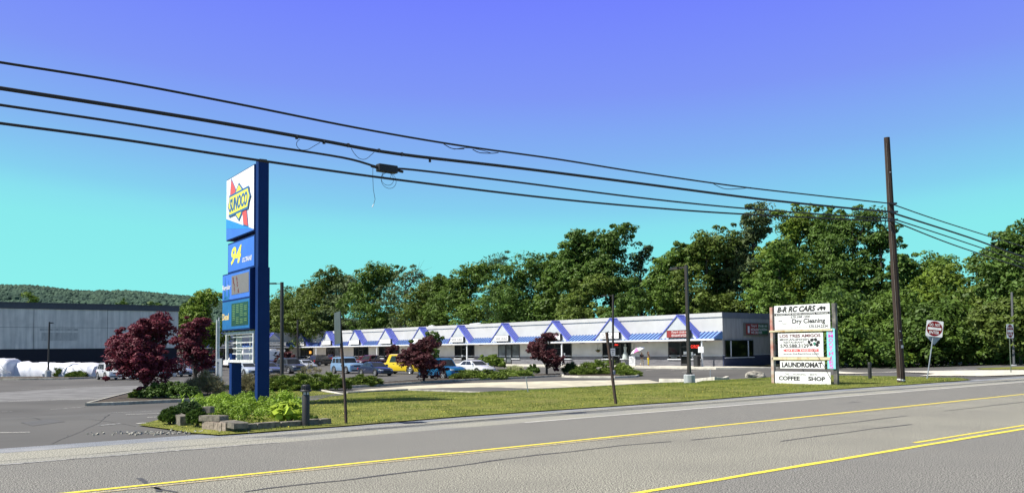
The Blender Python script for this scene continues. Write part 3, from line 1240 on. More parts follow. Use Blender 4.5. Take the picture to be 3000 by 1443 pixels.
# canopy posts
for px in (2057, 1646, 1368, 1104, 926):
    x = mt(px, 1.3, 1040)[0]
    mb = MB()
    mb.box(x - .07, x + .07, 1.22, 1.36, 0, 2.75)
    mb.box(x - .11, x + .11, 1.18, 1.40, 0, .12)
    mb.build('canopy_post', M_trim, plaza)
# soffit lamps
for px in (1890, 1705, 2060, 1500, 1410):
    x = mt(px, .7, 1000)[0]
    mb = MB()
    mb.box(x - .35, x + .35, .6, .8, 2.66, 2.74)
    mb.build('ceiling_lamp', M_frame, plaza)
# neon and posters in the windows
x0, x1 = span(2026, 2050)
text("GYROS", M_redb, plaza, (x1, .16, 1.95), (-1, 0, 0), (0, 0, 1), (x1 - x0), .36, name='neon_sign', bold=0)
x0, x1 = span(1803, 1813)
text("OPEN", M_redb, plaza, (x1, .20, 2.35), (-1, 0, 0), (0, 0, 1), (x1 - x0), .2, name='neon_sign')
for (pl, pr, z0_, z1_, m_) in [(2026, 2032, 1.2, 1.55, M_paper), (2034, 2040, 1.0, 1.35, M_paper), (2028, 2050, .86, 1.0, M_paper), (1967, 1985, .86, 1.25, M_glasslit),
                               (2004, 2013, 1.3, 1.6, M_paper), (1352, 1358, 1.0, 1.3, M_paper), (907, 913, 1.6, 2.1, M_orange), (1653, 1657, 1.2, 1.5, M_paper)]:
    a, b = span(pl, pr)
    mb = MB()
    mb.box(a, b, .155, .165, z0_, z1_)
    mb.build('window_poster', m_, plaza)
# rooftop units and vents
for px, z, w_ in ((1250, .35, 1.1), (1385, .25, 2.6)):
    x = mt(px, -2, 950)[0]
    mb = MB()
    mb.lathe([(.05, .45), (w_ * .5, .3), (w_ * .5, 0)], 12, (x, -3, HP - .1))
    mb.build('roof_vent', M_trim, plaza, smooth=40)

# mannequin dress in window is shown as a pale display figure
xa, xb = span(1831, 1841)
mb = MB()
mb.lathe([(.40, 0), (.30, .5), (.14, .95), (.20, 1.3), (.20, 1.45), (.05, 1.5), (.10, 1.6), (.09, 1.75), (.02, 1.8)], 14, ((xa + xb) / 2, .30, .75))
dm = mb.build('dress_mannequin', mat('pale_dress', (.42, .47, .46), rough=.8), smooth=60)
dm.matrix_world = Matrix.Translation(plaza.location) @ Matrix.Rotation(plaza.rotation_euler.z, 4, 'Z')
tag(dm, 'pale dress mannequin standing in the shop window behind the no parking sign', 'mannequin')

# sidewalk in front of the shops
P2 = lambda x, y, z=0: Matrix.Translation(plaza.location) @ (Matrix.Rotation(plaza.rotation_euler.z, 4, 'Z') @ Vector((x, y, z)))
mb = MB()
pl = [(-7, .4), (-3, 5.2), (LW - 5.2, 5.2), (LW - 5.2, LWING), (LW, LWING), (LW, 0), (0, 0), (-.4, -.4)]
mb.prism(pl[::-1], 'z', -.35, -.005)
o = mb.build('sidewalk', M_walk)
o.matrix_world = Matrix.Translation(plaza.location) @ Matrix.Rotation(plaza.rotation_euler.z, 4, 'Z')
tag(o, kind='structure')

# ------------------------------------------------------------------ warehouse on the left
M_conc = mat('stained_concrete', (.74, .70, .64), (.54, .52, .48), scale=1.5, rough=.9, detail=8, stretch=(1.6, 1.6, .12), c3=(.30, .29, .28), scale3=.8, a3=.25)
M_capd = mat('dark_cap', (.06, .068, .085), rough=.6)
M_darkw = mat('dark_navy_wall', (.010, .011, .022), rough=.8)
wc = atY(522, 1000, 125)
ws = thing('warehouse', 'large windowless grey concrete building with stained walls, dark roof cap and black base', 'building',
           (wc.x, wc.y, -.95), math.atan2(-RD.y, -RD.x))
zt = atY(522, 897.5, 125).z + .95
zb_ = atY(522, 1018, 125).z + .95
mb = MB()
mb.box(0, 70, -40, 0, zb_, zt - .7)
wl_ = mb.build('wall', M_conc, ws)
mb = MB()
mb.box(-.1, 70.1, -40, .15, zt - .7, zt)
mb.box(-.15, 70.1, -40, .25, zt, zt + .12)
mb.build('roof_cap', M_capd, ws)
mb = MB()
mb.box(0.1, 70, -39.9, -.12, 0, zb_)
mb.build('base_wall', M_darkw, ws)
mb = MB()
for x in (18.5, 37.5, 9.5):
    mb.box(x, x + .05, -.02, .012, zb_, zt - .7)
mb.box(0, 70, -.02, .010, zb_ + (zt - zb_) * .47, zb_ + (zt - zb_) * .47 + .04)
mb.build('panel_joint', mat('joint_dark', (.10, .105, .11)), ws)
mb = MB()
for (x0_, x1_, f0_, f1_) in ((13.2, 17.6, .18, .36), (13.2, 17.8, .40, .45)):
    mb.box(x0_, x1_, -.02, .009, zb_ + (zt - zb_) * f0_, zb_ + (zt - zb_) * f1_)
mb.build('wall_patch', mat('stain_patch', (.56, .54, .50), (.36, .35, .33), scale=2, stretch=(1, 1, .3), rough=.9), ws)

# ------------------------------------------------------------------ trees
def tree_at(px, top, Y, Wd, seed, cmat, label, style='leafy', tm=None, **k):
    b = atY(px, 1060, Y)
    z = zg(b.x, b.y)
    H = (atY(px, top, Y).z - z) * (.93 if px < 1600 and style == 'leafy' else .97)
    nm = 'pine_tree' if style == 'pine' else 'tree'
    return make_tree(nm, label, (b.x, b.y, z), H, Wd, seed, cmat, tm or M_bark, style=style, group='trees behind the plaza', **k)


TREES = [
    (592, 828, 150, 8.5, L_yel, 'feathery yellow green tree between the grey warehouse and the fuel price sign', {}),
    (545, 880, 165, 7, L_mid, 'lower dark green tree just right of the grey warehouse corner', {}),
    (816, 848, 178, 12, L_olive, 'olive green tree at the left end of the tree line', {}),
    (700, 905, 185, 11, L_dark, 'low dark tree behind the shaded wing of the plaza', {}),
    (885, 822, 172, 11, L_olive, 'rounded olive tree above the leftmost sunlit gable', {}),
    (950, 772, 168, 12, L_olive, 'broad olive green tree rising above the back of the black road sign', {}),
    (1008, 788, 166, 9, L_grey, 'greyish tree right of the black road sign with a flat top', {}),
    (1094, 755, 160, 12, L_mid, 'tall bushy green tree above the fourth gable from the left', {}),
    (1188, 757, 156, 12, L_grey, 'thin crowned tree with bare grey twigs in the middle row', dict(style='thin', clumps=70, leaves=55)),
    (1255, 800, 152, 10, L_olive, 'low olive tree between the bare twiggy tree and the dead tipped tree', {}),
    (1300, 771, 148, 7, L_mid, 'narrow tree with a small dead tip above the seventh gable', {}),
    (1378, 744, 143, 11, L_mid, 'dense green tree above the second laundry sign', {}),
    (1470, 720, 142, 10, L_blue, 'spiky topped pine peeking over the dense green trees', dict(style='pine', clumps=150, leaves=60)),
    (1535, 738, 132, 13, L_dark, 'large dark rounded tree left of the tallest middle tree', dict(clumps=150)),
    (1632, 728, 128, 7, L_mid, 'left shoulder tree leaning beside the tallest middle tree', {}),
    (1690, 662, 126, 8, L_dark, 'left crown of the tall twin tree in the middle of the row', dict(base=.35)),
    (1790, 641, 124, 9, L_dark, 'tallest right crown of the twin tree in the middle of the row', dict(base=.3, clumps=120)),
    (1730, 800, 120, 9, L_olive, 'short olive tree in front of the tall twin tree', {}),
    (1880, 690, 124, 7, L_blue, 'slender open tree with bare twigs right of the tall twin tree', dict(style='thin', clumps=60, leaves=50, base=.3)),
    (1932, 772, 122, 4.5, L_blue, 'small thin tree with a pale bare trunk left of the tall lamp post', dict(style='thin', clumps=30, leaves=45, tm=M_barkpale, base=.45)),
    (1850, 850, 112, 7, L_dark, 'low dark tree above the rightmost but one gable', {}),
    (1985, 700, 118, 9, L_mid, 'green tree behind the top of the tall lamp post', {}),
    (2075, 664, 116, 10, L_olive, 'broad yellow green tree right of the tall lamp post', dict(clumps=120)),
    (2150, 690, 120, 8, L_mid, 'green tree above the right corner of the plaza roof', {}),
    (2215, 590, 118, 9, L_grey, 'tall pale green tree with the highest left crown of the right group', dict(clumps=120)),
    (2340, 582, 114, 10, L_yel, 'tall tree with light leaves right above the white plaza sign', dict(clumps=130)),
    (2290, 690, 104, 8, L_mid, 'mid height tree directly behind the white plaza sign', {}),
    (2430, 590, 110, 9, L_dark, 'tall dark tree right of the plaza sign', dict(clumps=120)),
    (2510, 587, 106, 9, L_dark, 'tall dark tree just left of the wooden utility pole', dict(clumps=130)),
    (2590, 626, 104, 7, L_dark, 'dark tree crossed by the wooden utility pole', {}),
    (2652, 722, 102, 5, L_dark, 'small drooping tree edge right of the wooden utility pole', {}),
    (2728, 748, 102, 9, L_mid, 'rounded tree above the tilted do not enter sign', {}),
    (2800, 765, 92, 9, L_yel, 'bright yellow green tree between the two do not enter signs', dict(clumps=120)),
    (2868, 838, 98, 8, L_mid, 'lower tree in the dip before the right edge of the photo', {}),
    (2930, 806, 84, 8, L_olive, 'olive tree left of the grey lamp post at the right edge', {}),
    (3025, 640, 78, 9, L_dark, 'tall dark tree cut off by the right edge of the photo', dict(clumps=140)),
    (2620, 880, 88, 9, L_mid, 'short wide tree behind the foot of the wooden utility pole', dict(base=.05)),
    (2500, 900, 90, 9, L_dark, 'short dark tree right behind the turquoise smoothies board', dict(base=.05)),
    (2760, 905, 84, 8, L_dark, 'short dark tree behind the tilted do not enter sign', dict(base=.05)),
    (2880, 930, 82, 8, L_mid, 'short leafy tree left of the far do not enter sign', dict(base=.05)),
    (2990, 880, 72, 7, L_olive, 'short tree behind the grey lamp post at the right edge', dict(base=.05)),
    (2400, 880, 98, 9, L_dark, 'short dark tree behind the right edge of the white plaza sign', dict(base=.05)),
]
for i, (px, top, Y, Wd, cm, lab, k) in enumerate(TREES):
    k = dict(k)
    k.setdefault('lsize', .40 if Y > 110 else .34)
    k['clumps'] = int(k.get('clumps', 120) * 1.25 + (110 if k.get('style') is None else 0))
    if k.get('style') is None:
        Wd *= 1.14
    tree_at(px, top, Y, Wd, 100 + i, cm, lab, **k)
# conifers and one tree peeking over the warehouse
tree_at(359, 866, 200, 6, 301, L_dark, 'dark conifer peeking over the warehouse roof', style='pine', clumps=90, leaves=40, lsize=.7)
tree_at(428, 871, 200, 9, 302, L_dark, 'broad dark conifer peeking over the warehouse roof near its right end', clumps=90, leaves=50, lsize=.5)
tree_at(72, 843, 190, 9, 303, L_yel, 'single yellow green tree peeking over the left part of the warehouse roof', clumps=40, leaves=60, lsize=.5)
tree_at(155, 885, 200, 4, 304, L_olive, 'tiny shrub like tree top just visible over the warehouse roof', clumps=40, leaves=40, lsize=.5)

# undergrowth at the forest edge (one mass nobody could count)
rng = np.random.default_rng(77)
C, R_ = [], []


def under(px, Y, h, w):
    b = atY(px, 1060, Y)
    C.append((b.x + rng.normal() * .5, b.y + rng.normal() * 1.5, zg(b.x, b.y) + rng.uniform(.05, 1) * h))
    R_.append((w, w, w * .7))


for i in range(480):
    px = rng.uniform(2400, 3150)
    hm = 4.5 + 2.5 * math.sin(px * .021) + 1.5 * math.sin(px * .057)
    under(px, rng.uniform(86, 104) - (0 if i % 2 else 6), max(1.5, hm), rng.uniform(.5, 1.9))
for i in range(1100):
    px = rng.uniform(600, 2420)
    Y = np.interp(px, [600, 900, 1500, 2100, 2420], [200, 186, 143, 120, 110])
    under(px, Y + rng.uniform(-1, 7), 9.5 + 2.5 * math.sin(px * .017) + 1.5 * math.sin(px * .043), rng.uniform(.8, 2.0))
P, A, B = leafset(np.array(C), np.array(R_), 62, .42, rng, aspect=.7)
mi = np.repeat(rng.choice(3, size=len(C), p=[.5, .35, .15]), 62)
tag(link('undergrowth', quads_mesh('undergrowth', P, A, B, [L_dark, L_mid, L_yel], mi)), 'dense dark green undergrowth filling the forest edge', 'undergrowth', kind='stuff')
C, R_ = [], []
for i in range(170):
    px = rng.uniform(2540, 3150)
    b = G(px, rng.uniform(1062.5, 1064.5) - (px - 2540) * .002)
    C.append((b.x, b.y + rng.uniform(-1.5, 1.0), b.z + rng.uniform(.1, .55)))
    r = rng.uniform(.35, .7)
    R_.append((r, r, r * .6))
P, A, B = leafset(np.array(C), np.array(R_), 60, .18, rng, aspect=.7)
tag(link('ground_cover', quads_mesh('ground_cover', P, A, B, [L_bright])), 'bright green ground cover along the far edge of the access road', 'ground cover', kind='stuff')


# ------------------------------------------------------------------ red maples and shrubs
def sized(px, py):
    g = G(px, py)
    return g, g.y / FPX


def maple(px, py, wpx, toppy, seed, lab, cm, cl=130, lv=110, ls=.12, base=.2, lobes=18):
    g, k = sized(px, py)
    H = (py - toppy) * k
    W = wpx * k
    root = make_tree('red_maple', lab, (g.x, g.y, g.z + .05), H, W, seed, cm, M_bark, style='maple', base=base, n_lobes=lobes, clumps=cl, leaves=lv, lsize=ls,
                     trunk_r=H * .03, group='red leaved ornamental maples')
    return root


maple(425, 1166, 262, 935, 1, 'large dark red maple in the curbed bed in front of the grey warehouse', L_red, 360, 130, .15, .16, 24)
maple(570, 1133, 160, 925, 6, 'second red maple between the large one and the fuel price sign', L_red, 170, 110, .17, .18)
maple(1241, 1120, 168, 1000, 3, 'dark red maple in front of the blue crossover', L_reddark, 180, 110, .17, .18)
maple(1601, 1099, 128, 980, 4, 'red maple in front of the pink lettered shop sign', L_reddark, 170, 110, .17, .18)
maple(838, 1085, 85, 1033, 5, 'low red maple behind the dark lamp post near the shaded wing', L_reddark, 60, 80, .25, .1)
maple(1150, 1076, 75, 1012, 7, 'small red maple just behind the yellow van', L_reddark, 60, 80, .25, .15)
g, k = sized(1250, 1108)
make_tree('small_tree', 'small green tree poking above the red maple near the blue crossover', (g.x, g.y, g.z), 133 * k, 128 * k, 9, L_mid, M_bark, clumps=70, leaves=70, lsize=.25)


def shrub(px, py, wpx, hpx, seed, lab, cm, name='juniper_shrub', cat='shrub', depth=.6, **k):
    g, s = sized(px, py)
    rx = wpx * s / 2
    return bush(name, lab, cat, (g.x, g.y + rx * depth * .5, g.z + .05), rx, rx * depth, hpx * s, seed, cm, **k)


JN = dict(spiky=1.0, aspect=.25, layered=True, clumps=110, leaves=90, cs=.15)
shrub(745, 1146, 190, 42, 21, 'spreading juniper at the foot of the dark lamp post', L_juniper, lsize=.26, **JN)
shrub(850, 1145, 190, 58, 22, 'tall mounded juniper in front of the dark grey crossover', L_juniper, lsize=.26, **JN)
shrub(950, 1143, 160, 56, 23, 'spreading juniper behind the black road sign post', L_juniper, lsize=.26, **JN)
shrub(1060, 1132, 130, 38, 24, 'low juniper at the right end of the juniper bed before the navy sedan', L_juniper, lsize=.26, **JN)
shrub(1400, 1112, 180, 32, 25, 'low spreading juniper in front of the white sedan', L_juniper, lsize=.26, **JN)
shrub(1500, 1107, 130, 28, 26, 'low juniper running towards the round clipped bush', L_juniper, lsize=.26, **JN)
shrub(1438, 1084, 96, 48, 27, 'broad leafy green bush behind the white sedan', L_yel, name='leafy_bush', lsize=.28, clumps=130, leaves=70, aspect=.5)
shrub(1561, 1098, 42, 30, 28, 'small round clipped bush beside the red maple', L_dark, name='round_bush', lsize=.16, clumps=90, leaves=70, depth=.9)
shrub(1508, 1096, 60, 26, 29, 'cream coloured ornamental grass between junipers and clipped bush', L_cream, name='ornamental_grass', lsize=.45, clumps=50, leaves=70, spiky=1.2, aspect=.07, depth=.7)
shrub(1672, 1098, 50, 38, 30, 'dark grassy clump at the left end of the round island', L_blue, name='ornamental_grass', lsize=.5, clumps=50, leaves=80, spiky=1.4, aspect=.08)
shrub(1770, 1099, 180, 52, 31, 'large juniper spilling over the island around the thin lamp post', L_juniper, lsize=.28, **JN)
shrub(1845, 1102, 80, 20, 32, 'low juniper at the right tip of the round island', L_juniper, lsize=.26, **JN)
shrub(1705, 1100, 80, 22, 33, 'low juniper at the left side of the round island', L_juniper, lsize=.26, **JN)
shrub(490, 1172, 190, 52, 34, 'dense dark hedge shrub under the large red maple', L_dark, name='dark_shrub', lsize=.12, clumps=170, leaves=90, depth=.5)
shrub(400, 1170, 60, 32, 35, 'small bright juniper at the left of the red maple trunk', L_juniper, lsize=.14, **JN)
shrub(595, 1163, 130, 66, 36, 'tall straw coloured grass left of the white pipes', L_straw, name='ornamental_grass', lsize=.5, clumps=90, leaves=110, spiky=1.6, aspect=.05)
shrub(720, 1153, 100, 56, 37, 'tall straw coloured grass between the two blue sign legs', L_straw, name='ornamental_grass', lsize=.5, clumps=90, leaves=110, spiky=1.6, aspect=.05)
shrub(800, 1136, 60, 40, 38, 'pale grass tuft right of the near blue sign leg', L_straw, name='ornamental_grass', lsize=.4, clumps=50, leaves=80, spiky=1.6, aspect=.06)
shrub(178, 1105, 52, 40, 39, 'upright juniper beside the concrete lamp base at the far left', L_juniper, lsize=.35, **JN)
shrub(220, 1106, 66, 20, 40, 'low juniper spreading right of the upright one at the far left', L_juniper, lsize=.3, **JN)
shrub(905, 1098, 80, 30, 41, 'weedy tuft on the strip before the light blue crossover', L_straw, name='weed_tuft', lsize=.4, clumps=26, leaves=40, spiky=1.3, aspect=.08)

# planter around the fuel sign
JS = dict(spiky=.8, aspect=.3, clumps=90, leaves=90)
shrub(491, 1246, 62, 46, 50, 'dark low yew at the left corner of the stone planter', L_dark, name='yew_shrub', lsize=.08, depth=.9, **JS)
shrub(572, 1254, 60, 54, 51, 'dark yew hanging over the planter stones left of the stacked blocks', L_dark, name='yew_shrub', lsize=.08, depth=.9, **JS)
shrub(545, 1225, 100, 40, 52, 'dark green shrub behind the two yews', L_blue, name='yew_shrub', lsize=.09, depth=.7, **JS)
g1 = G(690, 1222)
rng = np.random.default_rng(8)
C, R_ = [], []
PB = pxpoly([(560, 1205), (640, 1172), (700, 1172), (760, 1185), (860, 1190), (900, 1222), (870, 1238), (700, 1244), (600, 1232), (570, 1225)])
xs, ys = [p.x for p in PB], [p.y for p in PB]
X = rng.uniform(min(xs), max(xs), 4000)
Y = rng.uniform(min(ys), max(ys), 4000)
kk = in_poly(X, Y, PB)
X, Y = X[kk][:900], Y[kk][:900]
hh = .26 + .15 * np.sin(X * 2.1) * np.cos(Y * 1.3) + .1 * np.sin(X * 5 + Y * 4)
C = np.stack([X, Y, zg_np(X, Y) + hh * rng.uniform(.35, 1, len(X))], 1)
R_ = np.stack([np.full(len(X), .15)] * 3, 1)
P, A, B = leafset(C, R_, 60, .075, rng, aspect=.55)
tag(link('ground_cover', quads_mesh('ground_cover', P, A, B, [L_bright])), 'bright leafy ground cover filling the stone planter around the blue sign legs', 'ground cover', kind='stuff')
# big leaved hosta
shrub(838, 1243, 100, 60, 60, 'big leaved yellow green hosta beside the black bollard lamp', L_hosta, name='hosta', lsize=.24, clumps=34, leaves=12, aspect=.75, cs=.32, depth=.8)
shrub(905, 1243, 60, 22, 62, 'low dark leafy tuft right of the black bollard lamp', L_mid, name='leafy_tuft', lsize=.08, clumps=40, leaves=40)


def stalk(px, py, hpx, seed, lab):
    g, s = sized(px, py)
    root = thing('milkweed_plant', lab, 'plant', (g.x, g.y, g.z), 0, 'milkweed stalks in the planter')
    H = hpx * s
    rng = np.random.default_rng(seed)
    mb = MB()
    mb.tube([(0, 0, 0), (.02, 0, H * .6), (0, .01, H)], .008, 5)
    mb.build('stem', L_mid, root)
    z = np.linspace(H * .45, H, 9)
    a = np.arange(9) * 1.9
    T = np.stack([np.cos(a), np.sin(a), .45 + .8 * (z / H)], 1)
    T = unit(T) * .085
    P = np.stack([np.zeros(9), np.zeros(9), z], 1) + T
    B = unit(np.cross(T, np.array([0, 0, 1.]))) * .035
    link('leaf', quads_mesh('leaf', P, T, B, [L_bright]), root)


stalk(531, 1222, 62, 1, 'left milkweed stalk standing above the planter shrubs')
stalk(556, 1222, 57, 2, 'right milkweed stalk standing above the planter shrubs')
stalk(810, 1225, 64, 3, 'milkweed stalk above the hosta right of the blue sign leg')

# stone planter walls
M_stone = mat('planter_stone', (.24, .215, .17), (.10, .09, .075), scale=9, rough=.95, detail=8, bump=1.0, c3=(.07, .07, .065), scale3=2)
M_stonel = mat('pinkish_block', (.34, .28, .23), (.20, .165, .135), scale=12, rough=.95, detail=8, bump=1.0)


def blocks(mb, a, b, z0_, h, d, bl, seed):
    rng = random.Random(seed)
    a, b = Vector((a[0], a[1])), Vector((b[0], b[1]))
    L = (b - a).length
    n = max(1, round(L / bl))
    t = (b - a).normalized()
    for i in range(n):
        q = a + t * (i * L / n)
        M = Matrix.Translation((q.x, q.y, z0_ + rng.uniform(-.008, .008))) @ Matrix.Rotation(math.atan2(t.y, t.x) + rng.uniform(-.02, .02), 4, 'Z')
        mb.M = M
        w_ = L / n - .012
        c = .018
        mb.prism([(0, 0), (w_, 0), (w_, h - c), (w_ - c, h), (c, h), (0, h - c)], 'y', rng.uniform(-.015, .0), d)


pw = thing('stone_planter', 'low stone block planter wall around the foot of the tall fuel sign', 'planter', tuple(G(620, 1262)))
base_ = Vector(pw.location)


def rel(px, py):
    p = G(px, py)
    return (p.x - base_.x, p.y - base_.y)


mb = MB()
A0, A1 = rel(592, 1259), rel(662, 1266)
blocks(mb, A0, A1, 0, .20, .22, .17, 1)
blocks(mb, rel(655, 1262), rel(690, 1263), -.08, .18, .22, .3, 2)
mb.build('block', M_stonel, pw, smooth=30)
mb = MB()
Ax, Bx = rel(583, 1259), rel(645, 1262)
mb = MB()
blocks(mb, Ax, Bx, .205, .12, .25, .42, 3)
mb.build('cap_stone', M_stone, pw, smooth=30)
mb = MB()
blocks(mb, rel(586, 1252), rel(618, 1252), .33, .14, .2, .3, 9)
mb.build('cap_stone', M_stone, pw, smooth=30)
mb = MB()
blocks(mb, rel(646, 1262), rel(688, 1270), .11, .12, .3, .34, 4)
mb.build('cap_stone', M_stone, pw, smooth=30)
mb = MB()
blocks(mb, rel(684, 1266), rel(890, 1250), .02, .13, .22, .5, 5)
mb.build('cap_stone', M_stone, pw, smooth=30)
mb = MB()
blocks(mb, rel(904, 1249), rel(971, 1243), .02, .13, .22, .4, 6)
mb.build('cap_stone', M_stone, pw, smooth=30)
mb = MB()
blocks(mb, rel(505, 1243), rel(530, 1250), 0, .26, .2, .25, 7)
mb.build('cap_stone', M_stone, pw, smooth=30)

# ------------------------------------------------------------------ tall fuel price sign
M_navy = mat('navy_post_paint', (.006, .030, .14), (.005, .025, .12), scale=1.2, rough=.6, spec=.15)
M_bluep = mat('blue_panel', (.055, .16, .66), (.045, .135, .58), scale=1, rough=.35)
M_blueb = mat('bright_blue_panel', (.03, .25, .75), rough=.35)
M_bluedk = mat('teal_blue_panel', (.015, .13, .36), (.012, .11, .31), rough=.35)
M_yel = mat('yellow_plastic', (.85, .78, .06), (.82, .74, .05), rough=.4)
M_redp = mat('red_plastic', (.75, .08, .07), rough=.4)
M_logo = mat('logo_blue', (.03, .12, .34), rough=.4)
M_disp = mat('grey_display', (.20, .17, .17), (.16, .13, .13), scale=30, rough=.4, stretch=(.2, .2, 3))
M_dispg = mat('green_display', (.012, .06, .025), (.008, .03, .015), scale=30, rough=.3)
M_led = mat('unlit_led', (.16, .30, .10), rough=.5)
M_dred = mat('dark_red_streak', (.22, .03, .04), rough=.5)
M_frw = mat('white_frame', (.70, .71, .70), (.5, .5, .49), scale=5, rough=.5)
g = G(766, 1190)
th = math.atan2(.83, -.555)
sg_ = thing('fuel_price_sign', 'tall blue two legged fuel sign with white logo panel and open letter board', 'sign', tuple(g), th)
YN = g.y


def sz(py, u=0.0):
    """height above the sign base of pixel row py at the near post"""
    return atY(766, py, YN).z - g.z


ZT = sz(472)
U0, U1 = .20, 3.42           # panel from near post to far edge
mb = MB()
mb.box(-.14, .14, -.17, .17, -.3, ZT)
mb.build('post', M_navy, sg_, bevel=.01)
mb = MB()
zr = sz(967)
mb.box(2.72, 3.0, -.17, .17, -.3, sz(1062) + .3)
mb.build('post', M_navy, sg_, bevel=.01)
mb = MB()
mb.box(-.09, .09, -.12, .12, ZT, ZT + .05)
mb.build('post_cap', M_frame, sg_)
MB().box(-.16, .10, -.20, .18, 0, sz(783)).build('post_sleeve', M_navy, sg_)
# cabinets
z_top, z_mid = sz(482), sz(672)
zo1, zo0 = sz(684), sz(780)
zp1, zp0 = sz(783), sz(962)
zf1, zf0 = sz(967), sz(1062)
mb = MB()
mb.box(U0 - .04, U1 - .1, -.20, .20, z_mid - .03, z_top + .03)
c1 = mb.build('sign_cabinet', M_navy, sg_)
mb = MB()
mb.box(U0 + .02, U1 - .16, -.16, .16, zo0, zo1)
c2 = mb.build('sign_cabinet', M_navy, sg_)
mb = MB()
mb.box(U0 + .05, U1 - .02, -.30, .30, zp0, zp1)
c3 = mb.build('sign_cabinet', M_navy, sg_)
pu0, pu1 = U0 + .0, U1 - .12


def face(par, pts, m_, y, nm='panel', mirror=False):
    """polygon on the +y face, pts in (u from far edge 0..1, z)"""
    mb = MB()
    q = [(a, b) for a, b in pts]
    mb.prism(q, 'y', y - .006, y)
    return mb.build(nm, m_, par)


W1 = pu1 - pu0
H1 = z_top - z_mid


def L1(a, v):      # a: metres from far edge in the 3.25 logo frame, v metres in the 2.04 frame
    return (pu1 - a / 3.25 * W1, z_mid + v / 2.04 * H1)


yf = .21
face(c1, [(pu1, z_mid), (pu0, z_mid), (pu0, z_top), (pu1, z_top)], M_signw, yf, 'panel')
face(c1, [L1(0, .0), L1(3.25, .0), L1(3.25, .03), L1(0, .73)], M_bluep, yf + .004, 'panel')
face(c1, [L1(0, .40), L1(3.05, .06), L1(0, .73)], M_blueb, yf + .008, 'panel')


def logo(pts, m_, y, nm):
    face(c1, [L1(a, v) for a, v in pts], m_, y, nm)


y = yf + .004
# arrow pieces
for grow, m_, dy in ((.05, M_logo, .004), (0, M_redp, .010)):
    logo([(.66 - grow, 1.96 + grow * 1.6), (1.05 + grow, 1.66), (1.30 + grow, 1.38), (.95 - grow * .4, 1.18 - grow), (.52 - grow, 1.50)], m_, y + dy, 'logo_arrow')
    logo([(1.95, .78 + grow), (2.42 + grow, .86 + grow), (2.50 + grow, .62), (2.64 + grow, .20 - grow), (2.16 - grow, .30 - grow)], m_, y + dy, 'logo_arrow')
logo([(1.6, 1.74), (2.72, 1.10), (1.6, .47), (.48, 1.10)], M_logo, y + .016, 'logo_diamond')
logo([(1.6, 1.66), (2.58, 1.10), (1.6, .55), (.62, 1.10)], M_yel, y + .021, 'logo_diamond')
logo([(.26, 1.12), (.44, 1.30), (.44, 1.46), (2.78, 1.46), (2.82, 1.30), (3.0, 1.12), (2.82, .96), (2.70, .74), (.38, .74), (.42, .94)], M_logo, y + .027, 'logo_band')
logo([(.38, 1.12), (.52, 1.27), (.52, 1.39), (2.70, 1.39), (2.74, 1.27), (2.88, 1.12), (2.74, .98), (2.64, .81), (.47, .81), (.50, .96)], M_yel, y + .032, 'logo_band')
RX = (-1, 0, 0)
UZ = (0, 0, 1)
p_ = L1(.52, .88)
text('SUNOCO', M_logo, c1, (p_[0], y + .038, p_[1]), RX, UZ, 2.14 / 3.25 * W1, .44 / 2.04 * H1, shear=.25, bold=.035)
# octane panel
ou0, ou1 = U0 + .08, U1 - .22
face(c2, [(ou1, zo0 + .05), (ou0, zo0 + .05), (ou0, zo1 - .05), (ou1, zo1 - .05)], M_bluep, .17, 'panel')
HO = zo1 - zo0
WO = ou1 - ou0
text('94', M_yel, c2, (ou1 - WO * .12, .176, zo0 + HO * .25), RX, UZ, WO * .42, HO * .58, shear=.3, bold=.03)
text('OCTANE', M_whitetx, c2, (ou1 - WO * .57, .176, zo0 + HO * .24), RX, UZ, WO * .36, HO * .15, shear=.3, bold=.02)
# price cabinet
qu0, qu1 = U0 + .08, U1 - .05
zm = zp0 + (zp1 - zp0) * .52
face(c3, [(qu1, zm + .03), (qu0, zm + .03), (qu0, zp1 - .04), (qu1, zp1 - .04)], M_bluep, .31, 'price_panel')
face(c3, [(qu1, zp0 + .04), (qu0, zp0 + .04), (qu0, zm - .03), (qu1, zm - .03)], M_bluedk, .31, 'price_panel')
WQ = qu1 - qu0
HQ = zp1 - zm
face(c3, [(qu1 - WQ * .36, zm + .18), (qu0 + WQ * .02, zm + .18), (qu0 + WQ * .02, zp1 - .12), (qu1 - WQ * .36, zp1 - .12)], M_disp, .318, 'price_display')
face(c3, [(qu1 - WQ * .36, zp0 + .14), (qu0 + WQ * .04, zp0 + .14), (qu0 + WQ * .04, zm - .12), (qu1 - WQ * .36, zm - .12)], M_dispg, .318, 'price_display')
text('Regular', M_whitetx, c3, (qu1 - .03, .318, zm + HQ * .36), RX, UZ, WQ * .31, HQ * .24, bold=.02)
text('Diesel', mat('pale_yellow_letter', (.80, .62, .25)), c3, (qu1 - .03, .318, zp0 + (zm - zp0) * .36), RX, UZ, WQ * .25, HQ * .24, bold=.02)
rng = random.Random(2)
mb = MB()
for gx in range(4):
    for r in range(11):
        xx = qu1 - WQ * (.40 + gx * .14)
        zz = zp0 + .22 + r * (zm - zp0 - .42) / 10
        if rng.random() < .85:
            mb.box(xx - WQ * .10, xx, .319, .323, zz, zz + .018)
mb.build('display_segments', M_led, c3)
mb = MB()
for bx in (.37, .50):
    for j in range(26):
        z_ = zm + .2 + rng.random() * (zp1 - zm - .4)
        xx = qu1 - WQ * (bx + .02 + (zp1 - z_) * .12 + rng.uniform(-.02, .02))
        mb.box(xx - .03, xx, .319, .323, z_, z_ + .05)
mb.build('display_stain', M_dred, c3)
mb = MB()
